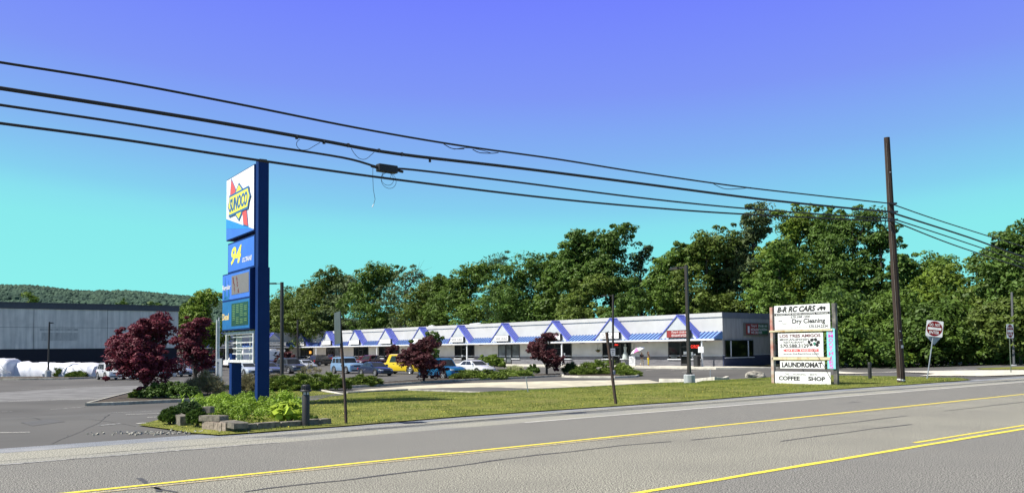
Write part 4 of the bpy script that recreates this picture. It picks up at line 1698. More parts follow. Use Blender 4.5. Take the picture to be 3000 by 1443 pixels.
for (a, b) in (((0.05, .1), (.16, .9)), ((.2, .15), (.28, .75)), ((.02, .05), (.3, .2))):
    mb.prism([(qu1 - WQ * a[0], zm + HQ * a[1]), (qu1 - WQ * b[0], zm + HQ * a[1] * .8), (qu1 - WQ * (a[0] + b[0]) / 2, zm + HQ * b[1])], 'y', .311, .314)
mb.build('panel_pattern', M_bluedk, c3)
# open letter board
fb = MB()
f0, f1 = U0 + .02, U1 - .06
t_ = .09
for yy in (-.16, .16):
    fb.box(f0, f1, yy - .04, yy + .04, zf0, zf0 + t_)
    fb.box(f0, f1, yy - .04, yy + .04, zf1 - t_, zf1)
    fb.box(f0, f0 + t_, yy - .04, yy + .04, zf0 + t_, zf1 - t_)
    fb.box(f1 - t_, f1, yy - .04, yy + .04, zf0 + t_, zf1 - t_)
bd = fb.build('letter_board', M_frw, sg_)
fb = MB()
for q in (.27, .45, .63, .82):
    z_ = zf0 + (zf1 - zf0) * q
    fb.box(f0 + t_, f1 - t_ - .55, .10, .14, z_, z_ + .035)
for q in (.3, .62):
    x_ = f0 + (f1 - f0) * q
    fb.box(x_, x_ + .04, -.02, .02, zf0 + t_, zf1 - t_)
fb.box(f1 - .85, f1 - .72, -.08, .05, zf0 + t_, zf1 - t_)
fb.box(f1 - 1.5, f1 - .95, .05, .10, zf0 + (zf1 - zf0) * .38, zf0 + (zf1 - zf0) * .46)
fb.build('letter_rail', M_frw, bd)
fb = MB()
fb.box(f1 - .60, f1 - .42, -.08, .05, zf0 + t_, zf1 - t_)
fb.build('board_backing', M_frame, bd)
fb = MB()
fb.box(U1 - .05, U1 + .08, -.06, .06, zo0 + .1, zo0 + .55)
fb.box(U1 - .03, U1 + .12, -.05, .05, zp1 - .9, zp1 - .55)
fb.build('bracket', M_frame, sg_)

# white pipes behind the planter
M_pipe = mat('white_pvc', (.70, .71, .74), (.6, .61, .64), scale=3, rough=.4)
g = G(637, 1160)
k = g.y / FPX
vp = thing('vent_pipes', 'white vent pipes with a looped hose beside the far blue sign leg', 'pipe', tuple(g))
mb = MB()
H_ = (1160 - 930) * k
mb.tube([(-.05, 0, 0), (-.05, 0, H_ * .80), (-.05, 0, H_ * .97)], [.055, .055, .05], 10)
mb.tube([(.06, .03, 0), (.06, .03, H_ * .92), (.06, .03, H_)], [.045, .045, .03], 10)
mb.build('pipe', M_pipe, vp, smooth=40)
mb = MB()
mb.box(.12, .26, -.07, .07, 0, H_ * .48)
mb.box(-.02, .12, -.05, .05, H_ * .44, H_ * .475)
mb.box(-.02, .12, -.05, .05, H_ * .16, H_ * .20)
mb.build('box_post', M_pipe, vp)
mb = MB()
ar = [(-.30 + .12 * math.cos(a), -.05, .36 + .12 * math.sin(a)) for a in np.linspace(math.pi, 0, 9)]
mb.tube([(-.43, -.05, 0)] + ar + [(-.17, -.05, 0)], .035, 8)
mb.build('hose', mat('grey_hose', (.32, .34, .40), rough=.4), vp, smooth=60)

# ------------------------------------------------------------------ plaza directory sign
M_postw = mat('peeling_white_post', (.55, .50, .45), (.40, .30, .22), scale=4, rough=.9, detail=8, c3=(.42, .05, .04), scale3=1.4, a3=.9)
M_cream2 = mat('rusty_cream_rail', (.62, .55, .36), (.45, .28, .12), scale=5, rough=.8, detail=7, lo=.3, hi=.5)
M_aqua = mat('turquoise_board', (.25, .68, .72), rough=.6)
M_magenta = mat('magenta_lettering', (.75, .10, .55), rough=.6)
M_grn = mat('figure_green', (.05, .25, .18), rough=.7)
M_redl = mat('sign_red', (.72, .10, .10), rough=.6)
gl, gr = G(2268, 1123), G(2450, 1128)
dv = gr - gl
ds_ = thing('plaza_directory_sign', 'white multi panel plaza sign with stacked tenant boards on peeling red and white posts', 'sign', tuple(gl),
            math.atan2(dv.y, dv.x))
WS = Vector((dv.x, dv.y)).length
kx = lambda px: (px - 2268) / (2450 - 2268) * WS
ks = gl.y / FPX
mb = MB()
mb.box(-.09, .05, -.08, .10, -.3, 3.45)
mb.build('post', M_postw, ds_, bevel=.008)
mb = MB()
mb.box(WS - .12, WS + .06, 0, .16, -.3, 3.50)
mb.build('post', mat('dark_post', (.06, .06, .06), (.30, .28, .24), scale=3, lo=.2, hi=.6), ds_, bevel=.008)
mb = MB()
mb.box(-.12, WS - .05, -.10, -.02, 2.33, 2.40)
mb.box(kx(2286) - .35, kx(2420) + .3, -.08, -.02, 1.08, 1.20)
mb.build('rail', M_cream2, ds_)


def board(x0, x1, z0_, z1_, m_, y=-.09, nm='sign_board'):
    mb = MB()
    mb.box(x0, x1, y, y + .03, z0_, z1_)
    return mb.build(nm, m_, ds_, bevel=.003)


def bt(par, body, x0, x1, z0_, z1_, m_, y=-.093, **k):
    text(body, m_, par, (x0, y, z0_), (1, 0, 0), (0, 0, 1), x1 - x0, z1_ - z0_, **k)


x0, x1 = kx(2278), kx(2441)
b = board(x0, x1, 2.41, 3.50, M_signw)
Wb = x1 - x0
bt(b, 'B-R RC CARS', x0 + .05 * Wb, x0 + .76 * Wb, 3.19, 3.45, M_black, shear=.3, bold=.05)
mb = MB()
mb.box(x0 + .01, x1 - .01, -.094, -.090, 3.05, 3.15)
mb.build('stripe', M_black, b)
bt(b, '& PARTS FOR REMOTE CONTROL VEHICLES', x0 + .03 * Wb, x0 + .97 * Wb, 3.07, 3.13, M_whitetx, y=-.097, shear=.3, bold=.01)
bt(b, '570.588.1000', x0 + .30 * Wb, x0 + .66 * Wb, 2.92, 3.02, M_black, shear=.3, bold=.02)
bt(b, 'Dry Cleaning', x0 + .33 * Wb, x0 + .92 * Wb, 2.62, 2.89, M_black, bold=.03)
bt(b, 'New', x0 + .07 * Wb, x0 + .15 * Wb, 2.78, 2.87, M_black, shear=.4)
bt(b, 'Color', x0 + .13 * Wb, x0 + .24 * Wb, 2.66, 2.74, M_black, shear=.4)
bt(b, 'Tailoring & Alterations', x0 + .28 * Wb, x0 + .60 * Wb, 2.47, 2.53, M_black)
bt(b, '570.534.2334', x0 + .63 * Wb, x0 + .96 * Wb, 2.47, 2.60, M_black, bold=.025)
# little buggy drawing
mb = MB()
cx0 = x0 + .80 * Wb
for q in (0, .16, .30):
    mb.prism([(cx0 + q + .05 * math.cos(a), 3.26 + .05 * math.sin(a)) for a in np.linspace(0, 6.0, 10)], 'y', -.094, -.090)
mb.prism([(cx0 - .04, 3.27), (cx0 + .38, 3.30), (cx0 + .34, 3.38), (cx0 + .22, 3.36), (cx0 + .16, 3.42), (cx0 + .08, 3.36)], 'y', -.094, -.090)
mb.build('sign_drawing', M_black, b)
x0, x1 = kx(2287), kx(2420)
b = board(x0, x1, 1.21, 2.26, M_signw)
Wb = x1 - x0
M_maroon = mat('maroon_lettering', (.12, .02, .03), rough=.7)
bt(b, 'LOS TRES AMIGOS', x0 + .04 * Wb, x0 + .95 * Wb, 2.07, 2.21, M_maroon, bold=.035)
bt(b, 'MEXICAN-SPANISH', x0 + .04 * Wb, x0 + .69 * Wb, 1.93, 2.03, M_black, bold=.025)
bt(b, 'RESTAURANT', x0 + .13 * Wb, x0 + .59 * Wb, 1.81, 1.90, M_black, bold=.025)
bt(b, '570.588.3129', x0 + .05 * Wb, x0 + .69 * Wb, 1.61, 1.78, M_black, bold=.03)
mb = MB()
mb.prism([(x0 + .10 * Wb, 1.50), (x0 + .17 * Wb, 1.44), (x0 + .90 * Wb, 1.44), (x0 + .90 * Wb, 1.56), (x0 + .17 * Wb, 1.56)], 'y', -.095, -.091)
mb.build('arrow_banner', M_redl, b)
bt(b, 'EAT-IN  TAKE-OUT', x0 + .19 * Wb, x0 + .88 * Wb, 1.46, 1.54, M_whitetx, y=-.098, bold=.02)
bt(b, 'www.los3amigos.com', x0 + .11 * Wb, x0 + .91 * Wb, 1.29, 1.40, M_black, bold=.02)
mb = MB()
rr = random.Random(4)
for i, (u, v) in enumerate([(.70, 1.86), (.76, 1.95), (.84, 1.96), (.90, 1.85), (.74, 1.74), (.82, 1.78), (.87, 1.74)]):
    mb.m = i % 2 if i > 3 else 0
    mb.prism([(x0 + u * Wb + .085 * math.cos(a) * rr.uniform(.7, 1.2), v + .085 * math.sin(a) * rr.uniform(.6, 1.1)) for a in np.linspace(0, 6, 11)], 'y', -.095 - .001 * i, -.091)
mb.build('sign_drawing', [M_black, M_grn], b)
x0, x1 = kx(2291.5), kx(2422.5)
b = board(x0, x1, .70, 1.03, M_signw)
bt(b, 'LAUNDROMAT', x0 + .04 * (x1 - x0), x0 + .95 * (x1 - x0), .75, .98, M_black, bold=.05)
mb = MB()
xm = (x0 + x1) / 2 + .05
mb.tube([(xm, -.06, .56), (xm - .03, -.06, .70)], .02, 5)
mb.build('strut', M_frame, ds_)
x0, x1 = kx(2275), kx(2438)
b = board(x0, x1, .03, .56, M_signw)
Wb = x1 - x0
for wd, a, c in (('THE', .19, .26), ('MORNING', .34, .57), ('BREW', .64, .77)):
    bt(b, wd, x0 + a * Wb, x0 + c * Wb, .40, .49, M_black)
bt(b, 'COFFEE', x0 + .07 * Wb, x0 + .46 * Wb, .17, .36, M_black, bold=.04)
bt(b, 'SHOP', x0 + .61 * Wb, x0 + .91 * Wb, .17, .36, M_black, bold=.04)
b = board(kx(2429), kx(2452), .70, 2.42, M_aqua, y=-.06)
cxs = (kx(2429) + kx(2452)) / 2
for i, ch in enumerate('SMOOTHIES'):
    z_ = 2.22 - i * .187
    w_ = .045 if ch == 'I' else (.22 if ch == 'M' else .20)
    bt(b, ch, cxs - w_ / 2, cxs + w_ / 2, z_, z_ + .158, M_magenta, y=-.064, bold=.02)
mb = MB()
pts = []
mb.tube([(kx(2390), -.13, 1.55), (kx(2407), -.13, 1.20), (kx(2422), -.12, .80), (kx(2440), -.12, .25), (kx(2452), -.10, -.08)], .012, 4)
mb.build('loose_cable', M_frame, ds_)

# ------------------------------------------------------------------ do not enter signs
M_dne = mat('dark_red_reflective', (.20, .004, .006), rough=.7, spec=.15)
M_galv = mat('galvanised', (.36, .40, .44), (.28, .31, .35), scale=6, rough=.5, metal=.3)
M_green = mat('green_channel_post', (.10, .13, .09), rough=.6)


def dne(name_lab, base_px, top_px, size, yaw, postm, diamond, roll_, skew=1.0):
    g = G(*base_px)
    t = atY(top_px[0], top_px[1], g.y)
    root = thing('do_not_enter_sign', name_lab, 'road sign', tuple(g), 0, 'do not enter signs')
    ax = (t - g)
    mb = MB()
    mb.tube([(0, 0, -.2), tuple(ax * 1.0)], .028, 5)
    mb.build('post', postm, root)
    R3 = Matrix.Translation(ax) @ Matrix.Rotation(yaw, 4, 'Z') @ Matrix.Rotation(roll_, 4, 'Y')
    S = size / 2
    mb = MB()
    mb.M = R3
    c = S * .08
    mb.prism([(-S + c, -S), (S - c, -S), (S, -S + c), (S, S - c), (S - c, S), (-S + c, S), (-S, S - c), (-S, -S + c)], 'y', -.045, -.04)
    pl = mb.build('sign_plate', M_signw, root)
    mb = MB()
    mb.M = R3
    mb.prism([(S * .93 * math.cos(a), S * .93 * math.sin(a)) for a in np.linspace(0, 2 * math.pi, 33)[:-1]], 'y', -.048, -.0455)
    mb.build('red_disc', M_dne, pl)
    mb = MB()
    mb.M = R3
    mb.box(-S * .80, S * .80, -.0505, -.0485, -S * .16, S * .16)
    mb.build('bar', M_whitetx, pl)
    r3 = R3.to_3x3()
    for wd, x_, w_, z_ in (('DO', -.62, .46, .30), ('NOT', .02, .64, .30), ('ENTER', -.60, 1.2, -.66)):
        text(wd, M_whitetx, pl, R3 @ Vector((x_ * S, -.0505, z_ * S)), r3 @ Vector((1, 0, 0)), r3 @ Vector((0, 0, 1)), w_ * S, .36 * S, bold=.025)
    if diamond:
        mb = MB()
        mb.M = Matrix.Translation(ax) @ Matrix.Rotation(yaw, 4, 'Z')
        q = S * 1.02
        mb.prism([(-q, -S * .85), (-q * .2, -S * 1.85), (-q * .05, -S * 2.05), (q * .95, -S * .95), (.2 * q, .2 * q)], 'y', .03, .035)
        mb.build('rear_plate', M_galv, root)


dne('tilted do not enter sign with a grey diamond plate behind it', (2714, 1110), (2737, 962), .78, math.radians(-8), M_galv, True, math.radians(7))
dne('narrow looking do not enter sign turned aside in front of the grey lamp post', (2962, 1092), (2957, 969), .80, math.radians(35), M_green, False, 0)

# ------------------------------------------------------------------ black road sign seen from behind, leaning post, small posts, bollards
M_alu = mat('dull_aluminium_back', (.085, .10, .10), (.065, .075, .08), scale=3, rough=.5, metal=.2)
M_brownp = mat('brown_steel_post', (.035, .026, .022), (.06, .03, .02), scale=8, rough=.8)
g = G(1015, 1243)
k = g.y / FPX
t = thing('road_sign', 'tall narrow road sign seen from behind on a thin dark leaning post', 'road sign', tuple(g))
top = atY(994, 916, g.y) - g
mb = MB()
pts = [(0, 0, -.2), tuple(top * .25 + Vector((.01, 0, 0))), tuple(top)]
mb.tube(pts, .035, 4)
mb.build('post', M_brownp, t)
mb = MB()
c = atY(995, 960, g.y) - g
ax_ = top.normalized()
mb.M = Matrix.Translation(c) @ Matrix.Rotation(math.radians(-62), 4, 'Z') @ Matrix.Rotation(math.radians(-3), 4, 'Y')
mb.box(-.24, .24, -.055, -.045, -.37, .37)
mb.build('sign_plate', M_alu, t)

g = G(1807, 1185)
t = thing('metal_post', 'bare brown square steel post leaning left at the edge of the lawn', 'post', tuple(g))
top = atY(1777, 972, g.y) - g
mb = MB()
mb.tube([(0, 0, -.2), tuple(top)], .045, 4)
mb.tube([tuple(top + Vector((.05, 0, -.02))), tuple(top + Vector((.05, 0, .03)))], .012, 4)
mb.build('shaft', M_brownp, t)

for (b, tp, r, lab, m_) in [((1548, 1150), (1541, 1103), .022, 'thin short steel stake at the lawn kerb in front of the clipped bush', M_galv),
                            ((2081, 1111), (2081, 1082), .03, 'short grey stake on the kerb right of the concrete lamp base', M_galv)]:
    g = G(*b)
    o = MB().tube([(0, 0, -.1), tuple(atY(*tp, g.y) - g)], r, 5).build('stake', m_)
    o.location = g
    tag(o, lab, 'post')

M_blk = mat('black_plastic', (.028, .028, .030), (.02, .02, .022), scale=5, rough=.55)
M_dkgrey = mat('dark_grey_bollard', (.026, .026, .028), (.020, .020, .022), scale=4, rough=.6)
g = G(896, 1250)
k = g.y / FPX
t = thing('bollard_lamp', 'black bollard lamp with ribbed cap and clear lens at the verge beside the stone planter', 'bollard lamp', tuple(g))
R_b = 11 * k
mb = MB().lathe([(R_b, -.1), (R_b, 92 * k), (R_b * .9, 94 * k)], 20)
mb.build('shaft', M_dkgrey, t, smooth=40)
mb = MB().lathe([(R_b * .75, 94 * k), (R_b * .75, 104 * k)], 16)
mb.build('lens', mat('frosted_lens', (.45, .47, .48), rough=.2), t, smooth=40)
mb = MB()
for i in range(4):
    a = i * math.pi / 2 + .4
    mb.box(R_b * .8 * math.cos(a) - .01, R_b * .8 * math.cos(a) + .01, R_b * .8 * math.sin(a) - .01, R_b * .8 * math.sin(a) + .01, 94 * k, 104 * k)
mb.build('lens_guard', M_blk, t)
prof = [(R_b * 1.05, 104 * k), (R_b * 1.5, 103 * k), (R_b * 1.5, 106 * k), (R_b * 1.1, 110 * k), (R_b * 1.02, 121 * k), (R_b * .9, 123 * k)]
mb = MB().lathe(prof, 18)
for i in range(18):
    a = i * 2 * math.pi / 18
    mb.tube([(R_b * 1.2 * math.cos(a), R_b * 1.2 * math.sin(a), 109 * k), (R_b * 1.05 * math.cos(a), R_b * 1.05 * math.sin(a), 121 * k)], .008, 4)
mb.build('cap', M_blk, t, smooth=30)

g = G(2549, 1110.5)
k = g.y / FPX
t = thing('bollard', 'plain black round bollard on the grass between the plaza sign and the wooden pole', 'bollard', tuple(g))
MB().lathe([(5 * k, -.1), (5 * k, 38 * k), (4.4 * k, 38.5 * k)], 16).build('shaft', M_dkgrey, t, smooth=40)
MB().lathe([(4.4 * k, 38.5 * k), (4.4 * k, 41 * k), (5.1 * k, 41.2 * k), (5.1 * k, 49 * k), (4.5 * k, 50 * k)], 16).build('cap', M_blk, t, smooth=40)

# boulder
g = G(2215, 1105)
k = g.y / FPX
bm = bmesh.new()
bmesh.ops.create_icosphere(bm, subdivisions=4, radius=1)
rng = np.random.default_rng(5)
from mathutils import noise as mnoise
for v in bm.verts:
    n = mnoise.noise(v.co * 1.3) * .30 + mnoise.noise(v.co * 4) * .10
    c = v.co * (1 + n)
    c.x = max(-.92, min(.98, c.x))
    v.co = Vector((c.x * 32 * k + c.z * 3 * k, c.y * 20 * k, max(-.2, c.z + .35 + .18 * c.x * -1) * 14 * k))
me = bpy.data.meshes.new('boulder')
bm.to_mesh(me)
bm.free()
me.materials.append(mat('pale_rock', (.36, .34, .29), (.17, .155, .13), scale=3, rough=.95, detail=9, bump=1))
o = link('boulder', me)
o.location = g
tag(o, 'large pale flat boulder on the lawn edge left of the plaza sign', 'boulder')

# ------------------------------------------------------------------ lamp posts
M_bronze = mat('bronze_pole', (.032, .027, .025), (.025, .021, .020), scale=2, rough=.55)
M_greyp = mat('grey_pole', (.11, .11, .115), (.09, .09, .095), scale=2, rough=.5)
M_cbase = mat('streaked_concrete', (.50, .52, .53), (.28, .31, .33), scale=2.2, rough=.95, detail=6, stretch=(3, 3, .25))


def lamp_post(lab, base, top, wpx, m_, arm=None, cb=None, grp='parking lot lamp posts'):
    g = G(*base)
    k = g.y / FPX
    root = thing('lamp_post', lab, 'lamp post', tuple(g), 0, grp)
    tp = atY(*top, g.y) - g
    zb_ = 0
    if cb:
        zb_ = cb[1] * k
        MB().lathe([(cb[0] * k / 2, -.2), (cb[0] * k / 2, zb_ - .04), (cb[0] * k / 2 - .04, zb_)], 24).build('concrete_base', M_cbase, root, smooth=40)
    w = wpx * k / 2
    mb = MB()
    for i in range(1):
        mb.tube([(0, 0, zb_ - .05), tuple(tp)], [w * 1.414, w * 1.3], 4)
    mb.build('pole', m_, root)
    mb = MB()
    mb.box(-w * 1.8, w * 1.8, -w * 1.8, w * 1.8, zb_, zb_ + .08)
    mb.build('base_plate', m_, root)
    if arm:
        a = Vector(arm).normalized()
        mb = MB()
        e = tp + a * 1.15 + Vector((0, 0, 0))
        mb.tube([tuple(tp + Vector((0, 0, -.12))), tuple(tp + a * .55 + Vector((0, 0, -.10)))], .035, 6)
        mb.build('arm', m_, root)
        ang = math.atan2(a.y, a.x)
        mb = MB()
        mb.M = Matrix.Translation(tp + Vector((0, 0, -.10))) @ Matrix.Rotation(ang, 4, 'Z')
        mb.prism([(.5, -.06), (1.05, -.05), (1.15, -.01), (1.0, .05), (.5, .06)], 'y', -.16, .16)
        mb.build('lamp_head', m_, root)
    return root


lamp_post('dark lamp post rising from the junipers right of the blue fuel sign', (826, 1122), (826, 826), 8, M_bronze, (-1, .1, 0))
lamp_post('thin dark lamp post in front of the leftmost sunlit gable', (872, 1076), (872, 936), 4, M_bronze, (1, .3, 0))
lamp_post('tall dark lamp post on a round streaked concrete base right of the island', (2020, 1122), (2010, 776), 8.5, M_bronze, (-.5, .9, 0), cb=(33, 26))
lamp_post('dark lamp post carrying a small no parking sign in the round juniper island', (1796, 1100), (1796, 862), 4.6, M_bronze, (-1, .2, 0), cb=(14, 16))
lamp_post('dark lamp post on a pale concrete base before the wrapped loads at the far left', (141, 1106), (145, 942), 4, M_bronze, (-.25, 1, 0), cb=(17, 22))
lamp_post('grey lamp post at the right edge behind the far do not enter sign', (2971, 1070), (2964, 855), 5.5, M_greyp, None, cb=(16, 2))
g = G(1796, 1100)
k = g.y / FPX
t = thing('no_parking_sign', 'small pale no parking fire zone sign strapped to the thin lamp post', 'sign', (g.x, g.y - .22, g.z + 58 * k), math.radians(-8))
mb = MB()
mb.box(-6.7 * k, 6.7 * k, -.02, .02, 0, 22 * k)
pl = mb.build('sign_plate', mat('grey_sign_plate', (.42, .44, .48), rough=.6), t)
for i, wd in enumerate(('NO PARKING', 'FIRE ZONE', 'NO 2', 'PERMIT')[:3]):
    text(['NO PARKING', 'WALK', 'NO. 2'][i], M_black, pl, (-5.6 * k + (i > 0) * 2 * k, -.026, (15.5 - i * 5.5) * k), (1, 0, 0), (0, 0, 1), (11 - (i > 0) * 4) * k, 3.2 * k, bold=.02)
# post mounted white sign near the corner canopy post
g_ = P2(mt(2054, 1.7, 1030)[0], 1.72, 0)
k = g_.y / FPX
t = thing('notice_board', 'blank white notice board fixed to the white canopy post at the right end', 'sign', (g_.x, g_.y, g_.z + mz(2054, 1032, 1.7)), plaza.rotation_euler.z)
mb = MB()
mb.box(-.36, .36, -.02, .02, 0, (1032 - 1014.5) * k)
mb.build('sign_plate', M_paper, t)

# ------------------------------------------------------------------ utility pole and cables
M_wood = mat('creosoted_wood', (.055, .036, .026), (.025, .016, .012), scale=5, rough=.95, detail=9, bump=.8, stretch=(3, 3, .25))
g = G(2641, 1121)
up = thing('utility_pole', 'tall dark brown wooden utility pole leaning slightly left, with three cable brackets', 'utility pole', tuple(g))
tp = atY(2598, 403, g.y) - g
mid = atY(2611, 640, g.y) - g
mb = MB()
mb.tube([(0, 0, -.5), (0, 0, 0), tuple(mid), tuple(tp)], [.175, .17, .145, .125], 16)
mb.build('shaft', M_wood, up, smooth=50)
mb = MB()
for py in (598, 622, 645):
    c = atY(2612 if py > 600 else 2609, py, g.y) - g
    mb.box(c.x - .16, c.x + .20, c.y - .22, c.y - .12, c.z - .04, c.z + .04)
mb.build('bracket', M_frame, up)
mb = MB()
c = atY(2646, 1110, g.y) - g
mb.tube([(-.02, 0, .10), (.0, 0, .17)], [.176, .176], 16, caps=False)
mb.build('pole_tag', M_paper, up)
mb = MB()
a_, b_ = atY(2603, 655, g.y) - g, atY(2620, 695, g.y) - g
mb.tube([(a_.x, -.16, a_.z), (a_.x + .02, -.19, (a_.z + b_.z) / 2), (b_.x, -.18, b_.z)], .018, 5)
mb.build('riser_cable', M_frame, up)
mb = MB()
q0 = Vector((-.09, -.16, .05))
mb.tube([tuple(q0), tuple(Vector((mid.x - .09, mid.y - .13, mid.z))), tuple(Vector((tp.x - .07, tp.y - .11, tp.z - .3)))], .012, 4)
mb.build('ground_wire', M_twig, up)
for z_ in (1.9, 2.3, 7.2, 9.4):
    c = mid * (z_ / mid.z) if z_ < mid.z else mid.lerp(tp, (z_ - mid.z) / (tp.z - mid.z))
    MB().tube([(c.x, c.y - .21, c.z), (c.x, c.y - .12, c.z)], .025, 6).build('bolt', M_galv, up)
MB().box(-.04, .06, -.182, -.170, 1.55, 1.68).build('pole_tag', M_galv, up)
DP = g.x * ND.x + g.y * ND.y
M_cable = mat('black_cable', (.012, .012, .016), rough=.6)


def wpt(px, py, off=0.0):
    r = ray(px, py)
    k = (DP + off) / (r.x * ND.x + r.y * ND.y)
    return Vector((r.x * k, r.y * k, CAMH + r.z * k))


def smooth_pts(P, n=6):
    out = []
    Q = [P[0] * 2 - P[1]] + P + [P[-1] * 2 - P[-2]]
    for i in range(1, len(Q) - 2):
        for j in range(n):
            t = j / n
            a, b, c, d = Q[i - 1], Q[i], Q[i + 1], Q[i + 2]
            out.append(0.5 * ((2 * b) + (c - a) * t + (2 * a - 5 * b + 4 * c - d) * t * t + (3 * b - a - 3 * c + d) * t ** 3))
    out.append(P[-1])
    return out


s_ = 3000 / 2576
WIRES = [
    ('overhead_cable', 'topmost overhead cable crossing the sky to the wooden pole', -.16, .027,
     [(-60, 146), (0, 157), (300, 205), (600, 262), (900, 322), (1150, 365), (1400, 400), (1600, 432), (1850, 468), (2050, 491), (2243, 512)],
     [(2252, 516), (2380, 560), (2576, 620), (2760, 668)]),
    ('overhead_cable', 'thick second overhead cable with two hanging loops', -.18, .042,
     [(-60, 212), (0, 222), (300, 268), (560, 310), (800, 352), (1000, 387), (1300, 422), (1600, 460), (1900, 499), (2100, 520), (2243, 533)],
     [(2254, 538), (2438, 597), (2576, 646), (2760, 700)]),
    ('overhead_cable', 'third overhead cable carrying the black splice box', -.16, .028,
     [(-60, 254), (0, 264), (300, 308), (600, 356), (860, 396), (960, 422), (1040, 427), (1300, 458), (1600, 496), (1850, 522), (2100, 541), (2243, 550)],
     [(2262, 555), (2400, 600), (2520, 641), (2576, 663), (2760, 722)]),
    ('overhead_cable', 'lowest overhead cable passing in front of the top of the fuel sign', -.14, .030,
     [(-60, 301), (0, 310), (300, 350), (650, 403), (1000, 452), (1400, 500), (1700, 527), (1900, 540), (2100, 550), (2243, 556)],
     [(2262, 562), (2400, 616), (2576, 674), (2760, 736)]),
]
for nm, lab, off, r, a, b in WIRES:
    t = thing(nm, lab, 'cable', tuple(wpt(a[-1][0] * s_, a[-1][1] * s_, off)), 0, 'overhead cables along the road')
    o_ = Vector(t.location)
    P = [wpt(x * s_, y * s_, off) - o_ for x, y in a]
    MB().tube(smooth_pts(P), r, 6).build('span', M_cable, t, smooth=80)
    P = [Vector((0, 0, 0))] + [wpt(x * s_, y * s_, off) - o_ for x, y in b]
    MB().tube(smooth_pts(P), r * .95, 6).build('span', M_cable, t, smooth=80)
# twisted thin wrap wires and loops on the second and first cables
cabs = [o for o in bpy.data.objects if o.name.startswith('overhead_cable')]


def loose(parent_i, pts, r, nm, off=-.2):
    par = cabs[parent_i]
    o_ = Vector(par.location)
    P = [wpt(x, y, off) - o_ for x, y in pts]
    MB().tube(smooth_pts(P, 8), r, 5).build(nm, M_cable, par, smooth=80)


R7 = lambda x, y: (800 + x * .2098, 380 + y * .2098)
loose(1, [R7(375, 130), R7(335, 170), R7(330, 220), R7(365, 268), R7(420, 284), R7(490, 275), R7(560, 235), R7(655, 180)], .007, 'cable_loop')
loose(1, [R7(1090, 258), R7(1130, 325), R7(1190, 390), R7(1250, 414), R7(1310, 400), R7(1370, 350), R7(1410, 315)], .007, 'cable_loop')
loose(1, [R7(330, 105), R7(430, 110), R7(520, 130), R7(700, 170), R7(1000, 215), R7(1230, 243), R7(1480, 290), R7(1790, 335), R7(2190, 400)], .010, 'messenger_wire')
for q in ((330, 100), (710, 168), (1050, 215), (1480, 290), (1800, 340), (2190, 425)):
    p = wpt(*R7(*q), -.2) - Vector(cabs[1].location)
    MB().box(p.x - .03, p.x + .03, p.y - .03, p.y + .03, p.z - .05, p.z + .04).build('clamp', M_cable, cabs[1])
loose(0, [(1270, 385), (1300, 421), (1330, 437), (1370, 433), (1410, 440), (1440, 449)][2:], .009, 'messenger_wire')
loose(0, [(1300, 422), (1325, 435), (1360, 436)], .012, 'cable_loop')
loose(0, [(1385, 438), (1405, 447), (1440, 449), (1460, 447)], .012, 'cable_loop')
loose(0, [(2080, 533), (2120, 552), (2160, 553), (2200, 549)], .012, 'cable_loop')
# splice box hangs on the third cable
p = wpt(*R7(1590, 545), -.16)
t = thing('splice_box', 'black rectangular cable splice box hanging from the third cable', 'splice box', tuple(p), math.atan2(RD.y, RD.x))
kk_ = (p.y / FPX)
w2 = 105 * .2098 * kk_ * 1.45
h2 = 53 * .2098 * kk_
mb = MB().box(-w2, w2, -.09, .09, -h2, h2)
mb.build('box', M_cable, t, bevel=.012)
for rr_, dz, dx_ in ((.165, -.26, 0.0), (.20, -.30, .04), (.12, -.14, -.02)):
    pts = [(dx_ + rr_ * 1.1 * math.sin(a), -.02, dz - h2 * .2 - rr_ * math.cos(a) + .02) for a in np.linspace(0, 2 * math.pi, 22)]
    MB().tube(pts, .0055, 4).build('coil', M_cable, t)
mb = MB()
mb.tube([(-w2 - .18, 0, 0.02), (-w2, 0, 0)], .04, 6)
mb.tube([(w2, 0, 0), (w2 + .2, 0, -.02)], .035, 6)
mb.build('boot', M_cable, t)
pp = [wpt(*R7(*q), -.17) for q in ((1395, 505), (1392, 640), (1400, 830), (1425, 970), (1405, 1040), (1385, 1080))]
t = thing('dangling_wire', 'thin dangling wire with a pale frayed end left of the splice box', 'wire', tuple(pp[0]))
MB().tube([tuple(q - pp[0]) for q in pp[:5]], .006, 5).build('strand', M_cable, t)
MB().tube([tuple(q - pp[0]) for q in pp[4:]], .012, 5).build('frayed_end', M_paper, t)

# ------------------------------------------------------------------ vehicles
M_tyre = mat('tyre_rubber', (.018, .018, .018), rough=.9)
M_rim = mat('alloy_rim', (.42, .43, .45), (.30, .31, .33), scale=6, rough=.35, metal=.5)
M_lampc = mat('headlamp_glass', (.55, .58, .62), rough=.1)
M_tail = mat('tail_lamp_red', (.42, .02, .02), rough=.25)
M_cglass = glassmat('car_glass', (.030, .036, .042), .03)
M_plastic = mat('dark_car_plastic', (.022, .022, .024), rough=.6)
M_chrome = mat('chrome', (.5, .5, .52), rough=.2, metal=.9)
M_plate = mat('plate_white', (.6, .62, .66), rough=.5)

